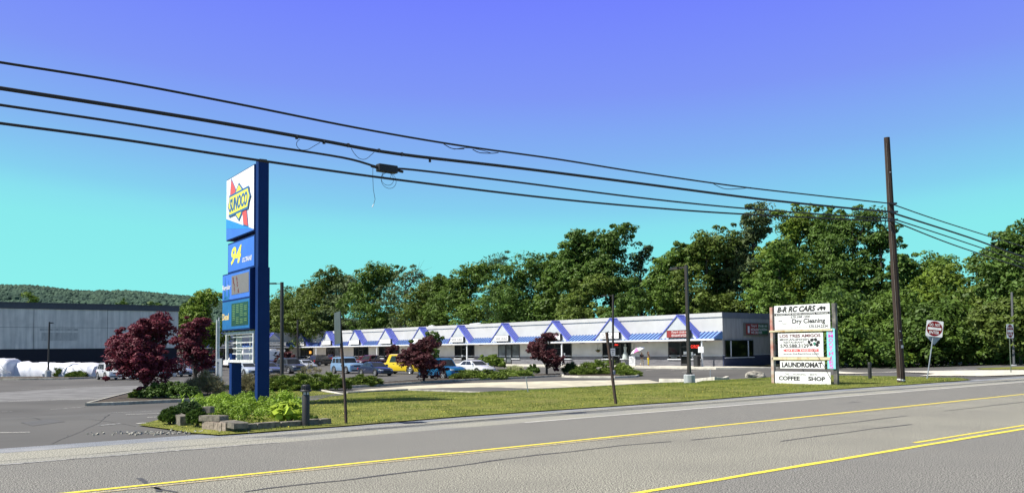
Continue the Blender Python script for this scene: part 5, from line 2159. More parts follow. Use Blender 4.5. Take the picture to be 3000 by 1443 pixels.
PROF = {
    # stations (x, top z, width factor), greenhouse (x base rear, x roof rear, x roof front, x base front), L, W, H, belt, wheel x, radius
    'sedan': dict(st=[(-2.32, .62, .80), (-2.26, .90, .90), (-1.9, 1.0, .96), (-1.2, 1.0, 1), (0, .97, 1), (1.0, .95, 1), (1.6, .86, .98), (2.1, .74, .92), (2.30, .58, .82), (2.34, .42, .78)],
                  gh=(-1.85, -1.05, .25, 1.15), W=1.82, H=1.45, wx=(-1.38, 1.42), r=.33),
    'suv': dict(st=[(-2.28, .75, .84), (-2.25, 1.0, .93), (-1.9, 1.08, .98), (-1.0, 1.07, 1), (0, 1.05, 1), (1.0, 1.06, 1), (1.6, 1.0, .98), (2.05, .90, .94), (2.26, .74, .86), (2.32, .5, .82)],
                gh=(-2.18, -1.80, .35, 1.10), W=1.86, H=1.70, wx=(-1.33, 1.38), r=.36),
    'boxy': dict(st=[(-2.20, .75, .92), (-2.18, 1.12, .96), (-1.9, 1.15, 1), (-1.0, 1.14, 1), (0, 1.13, 1), (1.0, 1.14, 1), (1.6, 1.12, .99), (2.0, 1.06, .97), (2.15, .9, .92), (2.18, .5, .88)],
                 gh=(-2.14, -2.0, .35, .90), W=1.88, H=1.78, wx=(-1.30, 1.37), r=.37),
    'van': dict(st=[(-2.6, .8, .95), (-2.58, 1.15, .98), (-2.0, 1.2, 1), (-1.0, 1.2, 1), (0, 1.2, 1), (1.2, 1.2, 1), (1.7, 1.15, .98), (2.3, 1.02, .94), (2.58, .85, .88), (2.62, .5, .86)],
                gh=(-2.54, -2.47, 1.15, 1.68), W=1.98, H=2.05, wx=(-1.65, 1.70), r=.38),
    'pickup': dict(st=[(-2.8, .75, .95), (-2.78, 1.12, .98), (-2.0, 1.14, 1), (-.75, 1.14, 1), (0, 1.14, 1), (1.2, 1.14, 1), (1.8, 1.12, .99), (2.3, 1.04, .96), (2.55, .9, .9), (2.6, .5, .88)],
                   gh=(-1.15, -.95, .55, 1.15), W=1.95, H=1.85, wx=(-1.75, 1.75), r=.40),
}


def car(lab, kind, px, py, heading, color, name='parked_car', cat='car', rough=.22, metal=.0, scale=1.0, topper=False, zoff=0, alloy=True, stripes=None):
    g = G(px, py)
    p = PROF[kind]
    root = thing(name, lab, cat, (g.x, g.y, g.z + .01), math.atan2(heading[1], heading[0]), 'cars in the plaza parking lot')
    root.scale = (scale,) * 3
    paint = mat('paint_%02x%02x%02x' % tuple(int(min(1, c) * 255) for c in color), color, tuple(c * .93 for c in color), scale=1, rough=rough, metal=metal, coat=.8)
    W = p['W'] / 2
    zl = .24
    mb = MB()
    vs, fs = [], []
    st = []
    for a, b in zip(p['st'], p['st'][1:]):
        n = 1 if abs(b[0] - a[0]) < .3 else 3
        for i in range(n):
            t = i / n
            st.append(tuple(a[j] * (1 - t) + b[j] * t for j in range(3)))
    st.append(p['st'][-1])
    ring = lambda x, zt, wf: [(x, -W * wf * .93, zl), (x, -W * wf, zl + .18), (x, -W * wf * 1.0, zl + (zt - zl) * .62), (x, -W * wf * .965, zt - .05), (x, -W * wf * .86, zt),
                              (x, 0, zt + .03), (x, W * wf * .86, zt), (x, W * wf * .965, zt - .05), (x, W * wf, zl + (zt - zl) * .62), (x, W * wf, zl + .18), (x, W * wf * .93, zl)]
    for s_i in st:
        vs += ring(*s_i)
    nr = 11
    for i in range(len(st) - 1):
        for k in range(nr):
            a, b = i * nr + k, i * nr + (k + 1) % nr
            fs.append((a, b, b + nr, a + nr))
    fs.append(tuple(range(nr))[::-1])
    fs.append(tuple(range((len(st) - 1) * nr, len(st) * nr)))
    mb.add(vs, fs)
    xa, xb, xc, xd = p['gh']
    H = p['H']
    zb = min(s_i[1] for s_i in p['st'] if xa - .1 <= s_i[0] <= xd) - .04
    wb, wr = W * .93, W * .76
    zr = H - .07
    # cabin: base corners, roof-edge corners, roof crown
    cab = [(xa, -wb, zb), (xa, wb, zb), (xd, wb, zb), (xd, -wb, zb), (xb, -wr, zr), (xb, wr, zr), (xc, wr, zr), (xc, -wr, zr),
           (xb + .12, -wr * .75, H), (xb + .12, wr * .75, H), (xc - .12, wr * .75, H), (xc - .12, -wr * .75, H)]
    mb.add(cab, [(0, 1, 5, 4), (1, 2, 6, 5), (2, 3, 7, 6), (3, 0, 4, 7), (4, 5, 9, 8), (5, 6, 10, 9), (6, 7, 11, 10), (7, 4, 8, 11), (8, 9, 10, 11)])
    body = mb.build('body', paint, root, smooth=42)

    def lerp3(a, b, t):
        return tuple(a[i] * (1 - t) + b[i] * t for i in range(3))

    def panel(c00, c10, c11, c01, u0, u1, v0, v1, push, nm, m_):
        def P_(u, v):
            q = lerp3(lerp3(c00, c10, u), lerp3(c01, c11, u), v)
            return (q[0] + push[0], q[1] + push[1], q[2] + push[2])
        mb = MB()
        o4 = [P_(u0, v0), P_(u1, v0), P_(u1, v1), P_(u0, v1)]
        i4 = [(q[0] - push[0] * 2, q[1] - push[1] * 2, q[2] - push[2] * 2) for q in o4]
        mb.add(o4 + i4, [(0, 1, 2, 3), (0, 4, 5, 1), (1, 5, 6, 2), (2, 6, 7, 3), (3, 7, 4, 0)])
        return mb.build(nm, m_, root)
    panel((xd, wb, zb), (xd, -wb, zb), (xc, -wr, zr), (xc, wr, zr), .06, .94, .16, .93, (.012, 0, .008), 'windshield', M_cglass)
    panel((xa, -wb, zb), (xa, wb, zb), (xb, wr, zr), (xb, -wr, zr), .08, .92, .22, .90, (-.012, 0, .008), 'rear_window', M_cglass)
    for sg in (-1, 1):
        A, B, C_, D_ = (xa, sg * wb, zb), (xd, sg * wb, zb), (xc, sg * wr, zr), (xb, sg * wr, zr)
        cuts = {'sedan': [(.14, .47), (.50, .86)], 'suv': [(.07, .26), (.30, .57), (.60, .88)], 'boxy': [(.05, .28), (.33, .60), (.64, .93)],
                'van': [(.05, .32), (.36, .60), (.64, .90)], 'pickup': [(.10, .48), (.52, .88)]}[kind]
        for u0, u1 in cuts:
            panel(A, B, C_, D_, u0, u1, .20, .90, (0, sg * .012, .004), 'side_window', M_cglass)
        # mirror
        mb = MB()
        mx = xd - .42
        mb.prism([(mx, zb + .08), (mx + .14, zb + .08), (mx + .10, zb + .24), (mx, zb + .24)], 'y', sg * wb, sg * (wb + .18)) if sg > 0 else \
            mb.prism([(mx, zb + .08), (mx + .14, zb + .08), (mx + .10, zb + .24), (mx, zb + .24)], 'y', -(wb + .18), -wb)
        mb.build('mirror', M_plastic if kind in ('boxy', 'van') else paint, root)
        # wheels
        for wx in p['wx']:
            r = p['r']
            mb = MB()
            y0, y1 = sg * (W - .20), sg * (W + .015)
            mb.tube([(wx, y0, r), (wx, y1 - sg * .03, r), (wx, y1, r)], [r, r, r * .93], 20)
            w_ = mb.build('wheel', M_tyre, root, smooth=40)
            mb = MB()
            for kq in range(5 if alloy else 8):
                a = kq * 2 * math.pi / (5 if alloy else 8) + .3
                c_, s_n = math.cos(a), math.sin(a)
                n_ = (-s_n, c_)
                q = [(wx + c_ * .05 + n_[0] * .045, r + s_n * .05 + n_[1] * .045), (wx + c_ * r * .66 + n_[0] * .035, r + s_n * r * .66 + n_[1] * .035),
                     (wx + c_ * r * .66 - n_[0] * .035, r + s_n * r * .66 - n_[1] * .035), (wx + c_ * .05 - n_[0] * .045, r + s_n * .05 - n_[1] * .045)]
                mb.prism(q, 'y', y1 + sg * .001, y1 + sg * .008)
            mb.tube([(wx, y1, r), (wx, y1 + sg * .012, r)], .07, 10)
            ringp = []
            for kq in range(21):
                a = kq * 2 * math.pi / 20
                ringp.append((wx + r * .68 * math.cos(a), y1 + sg * .004, r + r * .68 * math.sin(a)))
            mb.tube(ringp, .022, 5, caps=False)
            mb.build('rim', M_rim, w_)
            # dark wheel arch lip
            mb = MB()
            pts = [(wx + (r + .06) * math.cos(a), sg * (W - .005), r + (r + .06) * math.sin(a)) for a in np.linspace(-.35, math.pi + .35, 14)]
            mb.tube(pts, .045, 5)
            mb.build('wheel_arch', M_plastic, root)
    # lamps, grille, bumper, plate
    xf, xr = p['st'][-2][0], p['st'][1][0]
    zf = p['st'][-2][1]
    for sg in (-1, 1):
        mb = MB()
        mb.add([(xf - .26, sg * W * .91, zf + .02), (xf + .01, sg * W * .80, zf - .02), (xf + .04, sg * W * .48, zf - .03), (xf + .02, sg * W * .48, zf + .08), (xf - .05, sg * W * .80, zf + .10), (xf - .28, sg * W * .90, zf + .14)],
               [(0, 1, 4, 5), (1, 2, 3, 4)])
        mb.build('headlight', M_lampc, root)
        mb = MB()
        zt_ = p['st'][1][1]
        tall = .32 if kind != 'sedan' else .16
        mb.box(xr - .045, xr + .10, sg * W * .72 if sg > 0 else -W * .93, sg * W * .93 if sg > 0 else -W * .72, zt_ - .06 - tall, zt_ - .06)
        mb.build('taillight', M_tail, root)
    mb = MB()
    mb.box(xf - .02, xf + .055, -W * .45, W * .45, zf - .14, zf - .01)
    mb.box(xf - .05, xf + .065, -W * .72, W * .72, .30, .42)
    mb.build('grille', M_plastic, root)
    mb = MB()
    mb.box(-1.0, 1.0, -W * 1.004, -W * .95, .235, .33)
    mb.box(-1.0, 1.0, W * .95, W * 1.004, .235, .33)
    mb.box(xr - .06, xr + .1, -W * .8, W * .8, .30, .44)
    mb.build('sill_trim', M_plastic, root)
    mb = MB()
    mb.box(xr - .055, xr - .03, -.16, .16, .68, .82)
    mb.build('number_plate', M_plate, root)
    mb = MB()
    for sg in (-1, 1):
        for hx in (-.45, .45):
            mb.box(hx - .09, hx + .09, sg * W * .985 - .015, sg * W * .985 + .022, p['st'][4][1] - .18, p['st'][4][1] - .145)
    mb.build('door_handle', paint if kind != 'van' else M_plastic, root)
    if kind in ('suv', 'boxy'):
        mb = MB()
        for sg in (-1, 1):
            mb.tube([(xb + .2, sg * wr * .82, H + .03), (xc - .15, sg * wr * .82, H + .03)], .022, 5)
            mb.tube([(xb + .25, sg * wr * .82, H - .03), (xb + .25, sg * wr * .82, H + .03)], .015, 4)
            mb.tube([(xc - .2, sg * wr * .82, H - .03), (xc - .2, sg * wr * .82, H + .03)], .015, 4)
        mb.build('roof_rail', M_plastic, root)
    return root


HN = -ND          # nose towards the road
HB = ND
w_ = lambda v: (v.x, v.y)
HR = (-ND * .95 + RD * .3)
car('bright blue crossover parked behind the red maple, nose towards the road', 'suv', 1297, 1109, w_(-ND), (.005, .13, .30), metal=.2, scale=1.1)
car('white sedan between the blue crossover and the broad green bush', 'sedan', 1392, 1098, w_(-ND), (.62, .63, .65), scale=1.06)
car('navy sedan in front of the yellow van', 'sedan', 1100, 1100, w_(-ND), (.015, .022, .055))
car('light blue boxy crossover between the juniper bed and the navy sedan', 'boxy', 1018, 1093, w_(-ND), (.20, .33, .50), name='parked_suv', scale=1.08)
car('dark grey crossover behind the dark lamp post and the mounded juniper', 'suv', 852, 1093, w_(-ND), (.045, .052, .06), name='parked_suv', scale=1.08)
car('pale silver sedan seen between the two legs of the blue fuel sign', 'sedan', 722, 1099, w_(-ND), (.42, .48, .55))
car('blue grey sedan just right of the near blue sign leg', 'sedan', 783, 1098, w_(-ND), (.08, .10, .15))
car('navy blue car behind the thin gap right of the near blue sign leg', 'sedan', 792, 1084, w_(-ND), (.02, .03, .11))
car('silver white sedan behind the dark grey crossover', 'sedan', 893, 1083, w_(-ND), (.42, .45, .50))
car('silver van like suv parked at the storefront left of the black sedan', 'suv', 884, 1060, w_(RD * -1), (.42, .43, .45), name='parked_suv', scale=1.05)
car('black sleek car between the silver suv and the dark suv with chrome rear', 'sedan', 917, 1066, w_(ND * .3 - RD), (.018, .019, .022), scale=1.08)
car('dark suv showing its rear and chrome bumper left of the black road sign', 'suv', 945, 1070, w_(ND * .2 + RD), (.028, .030, .034), name='parked_suv')
car('black and red suv seen just left of the black road sign', 'suv', 990, 1062, w_(ND * .3 + RD), (.06, .012, .016), name='parked_suv')
car('large black suv with sloping windscreen right of the black road sign', 'suv', 1042, 1061, w_(-RD), (.015, .015, .018), name='parked_suv', scale=1.12)
car('maroon pickup truck with black cargo cap left of the yellow van', 'pickup', 1085, 1077, w_(-RD * .8 - ND * .2), (.085, .014, .022), name='pickup_truck', cat='pickup')
car('bright red car peeking out left of the maroon pickup', 'sedan', 1058, 1070, w_(-RD), (.22, .015, .018))
car('bright yellow passenger van behind the navy sedan', 'van', 1180, 1094, w_(ND * .93 - RD * .35), (.78, .55, .01), name='parked_van', cat='van', rough=.3, scale=1.08)
car('black car at the storefront right of the red maple', 'suv', 1352, 1064, w_(-RD * .5 - ND * .5), (.012, .012, .014), name='parked_car')
car('white car half hidden at the left side of the large red maple', 'suv', 325, 1111, w_(-ND), (.62, .63, .65))
car('white car glimpsed through the branches of the large red maple', 'sedan', 440, 1110, w_(RD), (.60, .61, .63))
car('grey car glimpsed between the two red maples', 'sedan', 522, 1102, w_(-ND), (.25, .27, .32))
car('dark car under the second red maple', 'suv', 600, 1098, w_(-ND), (.03, .03, .035), name='parked_suv')

# cargo cap of the pickup
# white box truck seen through the letter board
g = G(728, 1076)
t = thing('box_truck', 'white box truck with dark lettering seen through the open letter board', 'truck', (g.x, g.y, g.z), math.atan2(-RD.y * 1, -RD.x * 1))
mb = MB()
mb.box(-4.4, 1.4, -1.15, 1.15, .85, 3.1)
mb.build('cargo_box', M_signw, t, bevel=.03)
mb = MB()
mb.prism([(1.45, .5), (3.9, .5), (3.9, 1.25), (3.1, 1.40), (2.6, 2.3), (1.45, 2.35)], 'y', -1.0, 1.0)
cb = mb.build('cab', M_signw, t, bevel=.03)
mb = MB()
mb.prism([(1.75, 1.45), (3.0, 1.45), (2.5, 2.18), (1.75, 2.2)], 'y', -1.012, 1.012)
mb.build('side_window', M_cglass, t)
mb = MB()
mb.box(-4.3, 1.5, -.9, .9, .55, .84)
mb.build('chassis', M_plastic, t)
for wx in (-3.0, 2.9):
    for sg in (-1, 1):
        mb = MB()
        mb.tube([(wx, sg * .75, .45), (wx, sg * 1.03, .45)], .45, 18)
        w2_ = mb.build('wheel', M_tyre, t, smooth=40)
        mb = MB()
        mb.tube([(wx, sg * 1.0, .45), (wx, sg * 1.05, .45)], .22, 12)
        mb.build('rim', M_rim, w2_, smooth=40)
rv = random.Random(3)
mb = MB()
for i in range(7):
    mb.box(-3.6 + i * .42, -3.35 + i * .42, -1.165, -1.152, 1.3, 1.6 + rv.uniform(0, .2))
    mb.box(-3.6 + i * .42, -3.35 + i * .42, 1.152, 1.165, 1.3, 1.6 + rv.uniform(0, .2))
mb.build('side_marking', M_black, t)
# striped trailer end right of the near leg
g = G(789, 1075)
t = thing('cargo_trailer', 'small white cargo trailer with black diagonal patterns right of the near sign leg', 'trailer', (g.x, g.y, g.z), math.atan2(ND.y, ND.x))
mb = MB()
mb.box(-1.8, 1.8, -1.0, 1.0, .5, 2.75)
bx = mb.build('body', M_signw, t, bevel=.03)
mb = MB()
for i in range(4):
    z_ = .8 + i * .45
    mb.prism([(-.8 + .4 * (i % 2), z_), (-.4 + .4 * (i % 2), z_), (.3 - .5 * (i % 2), z_ + .38), (-.1 - .5 * (i % 2), z_ + .38)], 'x', -1.815, -1.801)
    mb.prism([(-1.4 + .5 * i, .8), (-1.1 + .5 * i, .8), (-.6 + .5 * i, 2.4), (-.9 + .5 * i, 2.4)], 'y', 1.001, 1.014)
mb.build('pattern', M_black, bx)
for sg in (-1, 1):
    mb = MB()
    mb.tube([(0, sg * .85, .35), (0, sg * 1.1, .35)], .35, 16)
    mb.build('wheel', M_tyre, t, smooth=40)

# ------------------------------------------------------------------ white wrapped loads at the far left
M_wrap = mat('white_shrink_wrap', (.74, .75, .80), (.60, .61, .68), scale=1.5, rough=.45, detail=8, bump=1.0, stretch=(.5, 1, 1.5))


def wrapped(lab, pl, pr, ptop, pbot, seed, depth, tilt=0, group='white shrink wrapped loads'):
    a, b = G(pl, pbot), G(pr, pbot)
    Lx = (b - a).length
    H = (pbot - ptop) * a.y / FPX
    bm = bmesh.new()
    nx, nz, ny = 40, 9, 8
    rng = np.random.default_rng(seed)
    vs = []
    prof = [(0, .0), (-.05, .3), (0, .72), (.12, .93), (.3, 1.0), (.7, 1.0), (.88, .93), (1, .72), (1.05, .3), (1, 0)]
    for i in range(nx + 1):
        u = i / nx
        e = min(1, (u * (1 - u)) * 22)
        hx = H * (1 - .10 * u * tilt) * (.80 + .20 * e) * (1 + .03 * math.sin(u * 23) + .02 * rng.normal())
        for (y_, z_) in prof:
            j = rng.normal(size=3) * .035
            vs.append(bm.verts.new((u * Lx + j[0], (y_ - .5) * depth * (.9 + .1 * e) + j[1], max(0, z_ * hx + j[2] * (z_ > 0)))))
    n = len(prof)
    for i in range(nx):
        for k in range(n - 1):
            bm.faces.new((vs[i * n + k], vs[(i + 1) * n + k], vs[(i + 1) * n + k + 1], vs[i * n + k + 1]))
    bm.faces.new([vs[k] for k in range(n)])
    bm.faces.new([vs[nx * n + k] for k in range(n)][::-1])
    bmesh.ops.recalc_face_normals(bm, faces=bm.faces)
    me = bpy.data.meshes.new('wrapped_load')
    bm.to_mesh(me)
    bm.free()
    me.materials.append(M_wrap)
    me.materials.append(M_plastic)
    me.polygons.foreach_set('use_smooth', [True] * len(me.polygons))
    me.set_sharp_from_angle(angle=math.radians(35))
    t = thing('wrapped_load', lab, 'wrapped load', tuple(a), math.atan2((b - a).y, (b - a).x), group)
    link('wrap', me, t)
    mb = MB()
    rr = random.Random(seed)
    for i in range(5):
        x = Lx * (.45 + .1 * i)
        mb.tube([(x, -depth * .535, H * .8), (x + .8, -depth * .565, H * .45), (x + 1.9, -depth * .56, H * .25)], .018, 4)
    mb.build('strap', M_frame, t)
    return t


wrapped('long white shrink wrapped load behind the pale concrete lamp base at the far left', 50, 292, 1061, 1104, 3, 2.4, 1)
wrapped('shorter white shrink wrapped load cut off by the left edge of the photo', -60, 44, 1052, 1105, 4, 2.6)
g = G(268, 1093)
# ------------------------------------------------------------------ people and sidewalk things
M_skin = mat('skin', (.30, .17, .11), (.27, .15, .10), rough=.6)
M_hair = mat('dark_hair', (.02, .014, .010), rough=.7)


def skinmesh(nm, verts, edges, mats_, parent, sub=1):
    me = bpy.data.meshes.new(nm)
    me.from_pydata([v[:3] for v in verts], [], [])
    me.edges.add(len(edges))
    me.edges.foreach_set('vertices', [i for e in edges for i in e])
    me.update()
    o = bpy.data.objects.new(nm, me)
    COL.objects.link(o)
    md = o.modifiers.new('s', 'SKIN')
    bpy.context.view_layer.update()
    for i, v in enumerate(verts):
        sv = me.skin_vertices[0].data[i]
        sv.radius = (v[3], v[3] if len(v) < 5 else v[4])
        sv.use_root = (i == 0)
    m2 = o.modifiers.new('b', 'SUBSURF')
    m2.levels = m2.render_levels = sub
    dg = bpy.context.evaluated_depsgraph_get()
    out = bpy.data.meshes.new_from_object(o.evaluated_get(dg))
    bpy.data.objects.remove(o)
    out.polygons.foreach_set('use_smooth', [True] * len(out.polygons))
    out.materials.clear()
    out.materials.append(mats_)
    return link(nm, out, parent)


def person(lab, px, H, pants, shirt, yaw, armL, armR, hairlong=False, lean=0, stance=.1):
    lx, _k = mt(px, 2.6, 1050)
    loc = P2(lx, 2.6, 0)
    t = thing('person', lab, 'person', tuple(loc), yaw)
    s = H / 1.75
    V = [(0, 0, .95, .13, .10), (0, -.01, 1.12, .12, .09), (0, 0, 1.36, .15, .10), (0, .01, 1.50, .055), (0, -.01, 1.60, .075, .085), (0, -.01, 1.70, .075, .085),
         (.19, 0, 1.42, .055), armL[0], armL[1], (-.19, 0, 1.42, .055), armR[0], armR[1],
         (.10, 0, .88, .085), (.11 + stance * .3, -.02, .50, .06), (.11 + stance * .5, .02, .10, .042), (.12 + stance * .5, -.12, .04, .04, .03),
         (-.10, 0, .88, .085), (-.11, -.02, .50, .06), (-.11 - stance * .3, .02, .10, .042), (-.12 - stance * .3, -.12, .04, .04, .03)]
    E = [(0, 1), (1, 2), (2, 3), (3, 4), (4, 5), (2, 6), (6, 7), (7, 8), (2, 9), (9, 10), (10, 11), (0, 12), (12, 13), (13, 14), (14, 15), (0, 16), (16, 17), (17, 18), (18, 19)]
    Vs = [tuple(c * s for c in v) for v in V]
    skinmesh('body', Vs, E, M_skin, t, 2)
    # trousers and shirt follow the body
    g_ = 1.16
    pv = [(0, 0, 1.0, .145, .115)] + [(v[0], v[1], v[2], v[3] * 1.28) for v in (V[12], V[13], (V[14][0], V[14][1], .14, .055), V[16], V[17], (V[18][0], V[18][1], .14, .055))]
    skinmesh('trousers', [tuple(c * s for c in v) for v in pv], [(0, 1), (1, 2), (2, 3), (0, 4), (4, 5), (5, 6)], pants, t, 1)
    sv = [(0, 0, 1.0, .15, .115), (0, -.01, 1.14, .145, .11), (0, 0, 1.36, .175, .12), (0, .005, 1.46, .085), (.19, 0, 1.41, .075), tuple(armL[0][:3]) + (.058,), (-.19, 0, 1.41, .075), tuple(armR[0][:3]) + (.058,)]
    skinmesh('shirt', [tuple(c * s for c in v) for v in sv], [(0, 1), (1, 2), (2, 3), (2, 4), (4, 5), (2, 6), (6, 7)], shirt, t, 1)
    hv = [(0, .02, 1.72, .09), (0, .06, 1.62, .075)]
    he = [(0, 1)]
    if hairlong:
        hv += [(0, .09, 1.46, .07), (0, .09, 1.32, .05)]
        he += [(1, 2), (2, 3)]
    skinmesh('hair', [tuple(c * s for c in v) for v in hv], he, M_hair, t, 1)
    # face
    mb = MB()
    for sx in (-.028, .028):
        mb.box((sx - .012) * s, (sx + .012) * s, -.105 * s, -.090 * s, 1.655 * s, 1.668 * s)
    mb.box(-.02 * s, .02 * s, -.105 * s, -.088 * s, 1.59 * s, 1.60 * s)
    mb.build('face', M_hair, t)
    for hnd in (armL[1], armR[1]):
        base = [tuple(c * s for c in (hnd[0], hnd[1], hnd[2], .028))]
        Ed = []
        for i in range(5):
            a = (i - 2) * .32
            L = (.06, .08, .085, .08, .065)[i]
            base.append(tuple(c * s for c in (hnd[0] + math.sin(a) * L, hnd[1] - .03, hnd[2] - math.cos(a) * L, .009)))
            Ed.append((0, i + 1))
        skinmesh('hand', base, Ed, M_skin, t, 1)
    return t


M_beige = mat('beige_cloth', (.55, .50, .42), (.42, .38, .32), scale=8, rough=.9)
M_navyc = mat('dark_plaid_cloth', (.05, .055, .08), (.015, .018, .03), scale=14, rough=.9)
M_yelc = mat('yellow_cloth', (.65, .50, .02), (.5, .38, .02), scale=4, rough=.9)
M_brown = mat('brown_top', (.20, .13, .07), (.08, .05, .03), scale=10, rough=.9)
yawp = math.radians(20)
man = person('man in a dark patterned shirt and beige trousers standing beside the umbrella', 1880, 1.60, M_beige, M_navyc, yawp,
             ((.25, -.05, 1.18, .042), (.16, -.22, 1.05, .034)), ((-.25, -.05, 1.18, .042), (-.30, -.25, 1.10, .034)), stance=.25)
woman = person('woman with long dark hair and bright yellow trousers standing at the shop wall', 1899.5, 1.70, M_yelc, M_brown, math.radians(75),
               ((.24, -.02, 1.18, .040), (.12, -.20, 1.15, .032)), ((-.24, -.02, 1.18, .040), (-.14, -.20, 1.22, .032)), hairlong=True, stance=.0)
# umbrella leaning beside the man
lx, _k = mt(1869, 2.7, 1040)
loc = P2(lx, 2.7, 0)
t = thing('umbrella', 'open pink, white and teal umbrella tilted to the left of the man in beige trousers', 'umbrella', (loc.x, loc.y, loc.z + 1.72), math.radians(0))
t.rotation_euler = (0, math.radians(-24), 0)
R_u = .92
mbs = MB()
for i in range(8):
    a0, a1 = i * math.pi / 4, (i + 1) * math.pi / 4
    am = (a0 + a1) / 2
    mbs.m = i % 4
    rings = [(0, 0, .38), (R_u * .55 * math.cos(a0), R_u * .55 * math.sin(a0), .26), (R_u * .55 * math.cos(a1), R_u * .55 * math.sin(a1), .26),
             (R_u * math.cos(a0), R_u * math.sin(a0), 0), (R_u * .93 * math.cos(am), R_u * .93 * math.sin(am), .03), (R_u * math.cos(a1), R_u * math.sin(a1), 0)]
    mbs.add(rings, [(0, 1, 2), (1, 3, 4), (1, 4, 2), (2, 4, 5)])
mbs.build('canopy', [M_signw, mat('umbrella_pink', (.75, .18, .42)), mat('umbrella_white', (.75, .76, .80)), mat('umbrella_slate', (.10, .13, .22))], t)
mb = MB()
mb.tube([(0, 0, .42), (0, 0, -.55)], .012, 5)
mb.build('shaft', M_frame, t)

lx, _k = mt(1852, 3.2, 1055)
loc = P2(lx, 3.2, 0)
t = thing('sandwich_board', 'white sandwich board sign with dark text rows on the sidewalk left of the man', 'sign', tuple(loc), math.radians(-12))
for sg in (-1, 1):
    mb = MB()
    mb.M = Matrix.Translation((0, sg * .22, 0)) @ Matrix.Rotation(sg * .19, 4, 'X')
    mb.box(-.36, .36, -.02, .02, .10, 1.12)
    pn = mb.build('panel', M_signw, t)
    mb = MB()
    mb.M = Matrix.Translation((0, sg * .22, 0)) @ Matrix.Rotation(sg * .19, 4, 'X')
    for z_ in (.35, .60, .85):
        mb.box(-.34, .34, -.024, -.021, z_, z_ + .035)
    for (x_, z_) in ((-.2, .95), (.05, .72), (-.15, .72), (.0, .47)):
        mb.box(x_, x_ + .22, -.024, -.021, z_, z_ + .05)
    mb.build('writing', M_black, pn)
    mb = MB()
    mb.M = Matrix.Translation((0, sg * .22, 0)) @ Matrix.Rotation(sg * .19, 4, 'X')
    mb.box(-.38, -.36, -.03, .03, 0, 1.14)
    mb.box(.36, .38, -.03, .03, 0, 1.14)
    mb.build('frame', M_frame, t)

lx, _k = mt(2042, 1.9, 1060)
loc = P2(lx, 1.9, 0)
t = thing('trash_bin', 'black square trash bin with domed top beside the right end canopy post', 'trash bin', tuple(loc), plaza.rotation_euler.z)
mb = MB()
mb.box(-.28, .28, -.28, .28, 0, .95)
mb.build('bin_body', M_blk, t, bevel=.03)
mb = MB()
mb.prism([(-.33, .95), (.33, .95), (.30, 1.10), (.12, 1.22), (-.12, 1.22), (-.30, 1.10)], 'y', -.31, .31)
mb.build('lid', M_blk, t, bevel=.02)

for px, lab in ((1752, 'hanging flower basket left of the shop with the dress in its window'), (1857, 'hanging flower basket above the umbrella')):
    lx, _k = mt(px, .5, 1020)
    loc = P2(lx, .5, 0)
    t = thing('hanging_basket', lab, 'flower basket', (loc.x, loc.y, loc.z + 1.75), 0, 'hanging flower baskets')
    mb = MB()
    mb.lathe([(.10, -.18), (.27, 0), (.28, .03)], 14)
    mb.build('basket', mat('coir', (.10, .07, .03), rough=1), t)
    P, A, B = leafset(np.array([(0, 0, .05), (.15, 0, .05), (-.15, 0, .03)]), np.array([(.22, .22, .14)] * 3), 60, .10, np.random.default_rng(3))
    link('foliage', quads_mesh('foliage', P, A, B, [L_olive]), t)
    mb = MB()
    for a in (0, 2.1, 4.2):
        mb.tube([(.26 * math.cos(a), .26 * math.sin(a), .03), (0, 0, .62)], .01, 4)
    mb.tube([(0, 0, .62), (0, 0, .80), (.2, .3, .80)], .015, 4)
    mb.build('chain', M_frame, t)

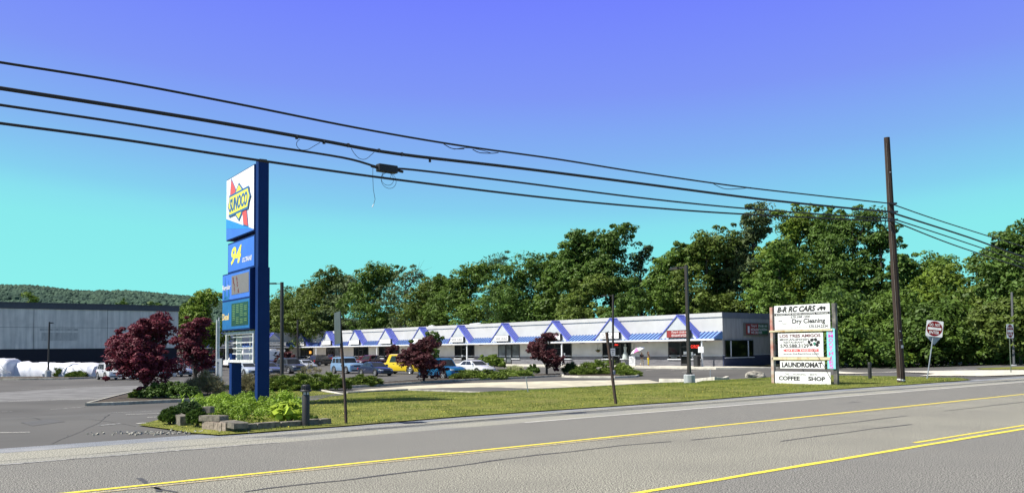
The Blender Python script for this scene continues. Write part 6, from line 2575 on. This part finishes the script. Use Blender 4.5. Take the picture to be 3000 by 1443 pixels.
lx, _k = mt(1751, 1.4, 1060)
loc = P2(lx, 1.4, 0)
t = thing('patio_chair', 'dark metal patio chair behind the large juniper under the hanging basket', 'chair', tuple(loc), plaza.rotation_euler.z)
mb = MB()
for a, b in ((-.25, -.25), (.25, -.25), (-.25, .25), (.25, .25)):
    mb.tube([(a, b, 0), (a, b, .45)], .02, 5)
mb.build('leg', M_frame, t)
mb = MB()
mb.box(-.28, .28, -.28, .28, .45, .49)
mb.build('seat', M_frame, t)
mb = MB()
mb.tube([(-.27, -.27, .49), (-.27, -.3, .95), (0, -.32, 1.05), (.27, -.3, .95), (.27, -.27, .49)], .025, 5)
for a in (-.15, 0, .15):
    mb.tube([(a, -.28, .49), (a, -.31, 1.0)], .012, 4)
mb.build('backrest', M_frame, t)
lx, _k = mt(1760, 1.5, 1060)
loc = P2(lx, 1.5, 0)
t = thing('patio_table', 'small patio table with a pale cup behind the large juniper', 'table', tuple(loc), plaza.rotation_euler.z)
mb = MB().lathe([(.45, .72), (.45, .75)], 18)
mb.build('table_top', M_wallg, t)
mb = MB()
mb.tube([(0, 0, 0), (0, 0, .72)], .03, 6)
mb.build('leg', M_frame, t)

# playground equipment at the forest edge
g = G(2712, 1062)
k = g.y / FPX
t = thing('playground_climber', 'small playground climber with green and yellow poles and a blue base at the forest edge', 'playground climber', tuple(g))
Mg, My, Mb_, Mr = mat('play_green', (.05, .35, .12)), mat('play_yellow', (.65, .50, .05)), mat('play_blue', (.03, .30, .55)), mat('play_red', (.45, .05, .06))
for i, (dx_, m_) in enumerate(((-7, Mg), (-4.5, Mg), (0, My), (3.5, Mg), (5, My), (-14, Mr), (-12, My))):
    mb = MB()
    mb.tube([(dx_ * k, (i % 3) * .3, 0), (dx_ * k, (i % 3) * .3, (36 - (i % 3) * 3) * k)], .05, 6)
    mb.build('pole', m_, t)
mb = MB()
mb.box(8 * k, 19 * k, -.3, .3, 0, 3.5 * k)
mb.build('slide_base', Mb_, t)
mb = MB()
mb.box(-12 * k, 7 * k, 1.0, 1.1, .1, 30 * k)
mb.build('panel', mat('play_tan', (.20, .19, .15)), t)
mb = MB()
mb.box(-20 * k, -14 * k, -.2, .2, 20 * k, 29 * k)
mb.build('roof_panel', mat('play_cream', (.55, .45, .25)), t)
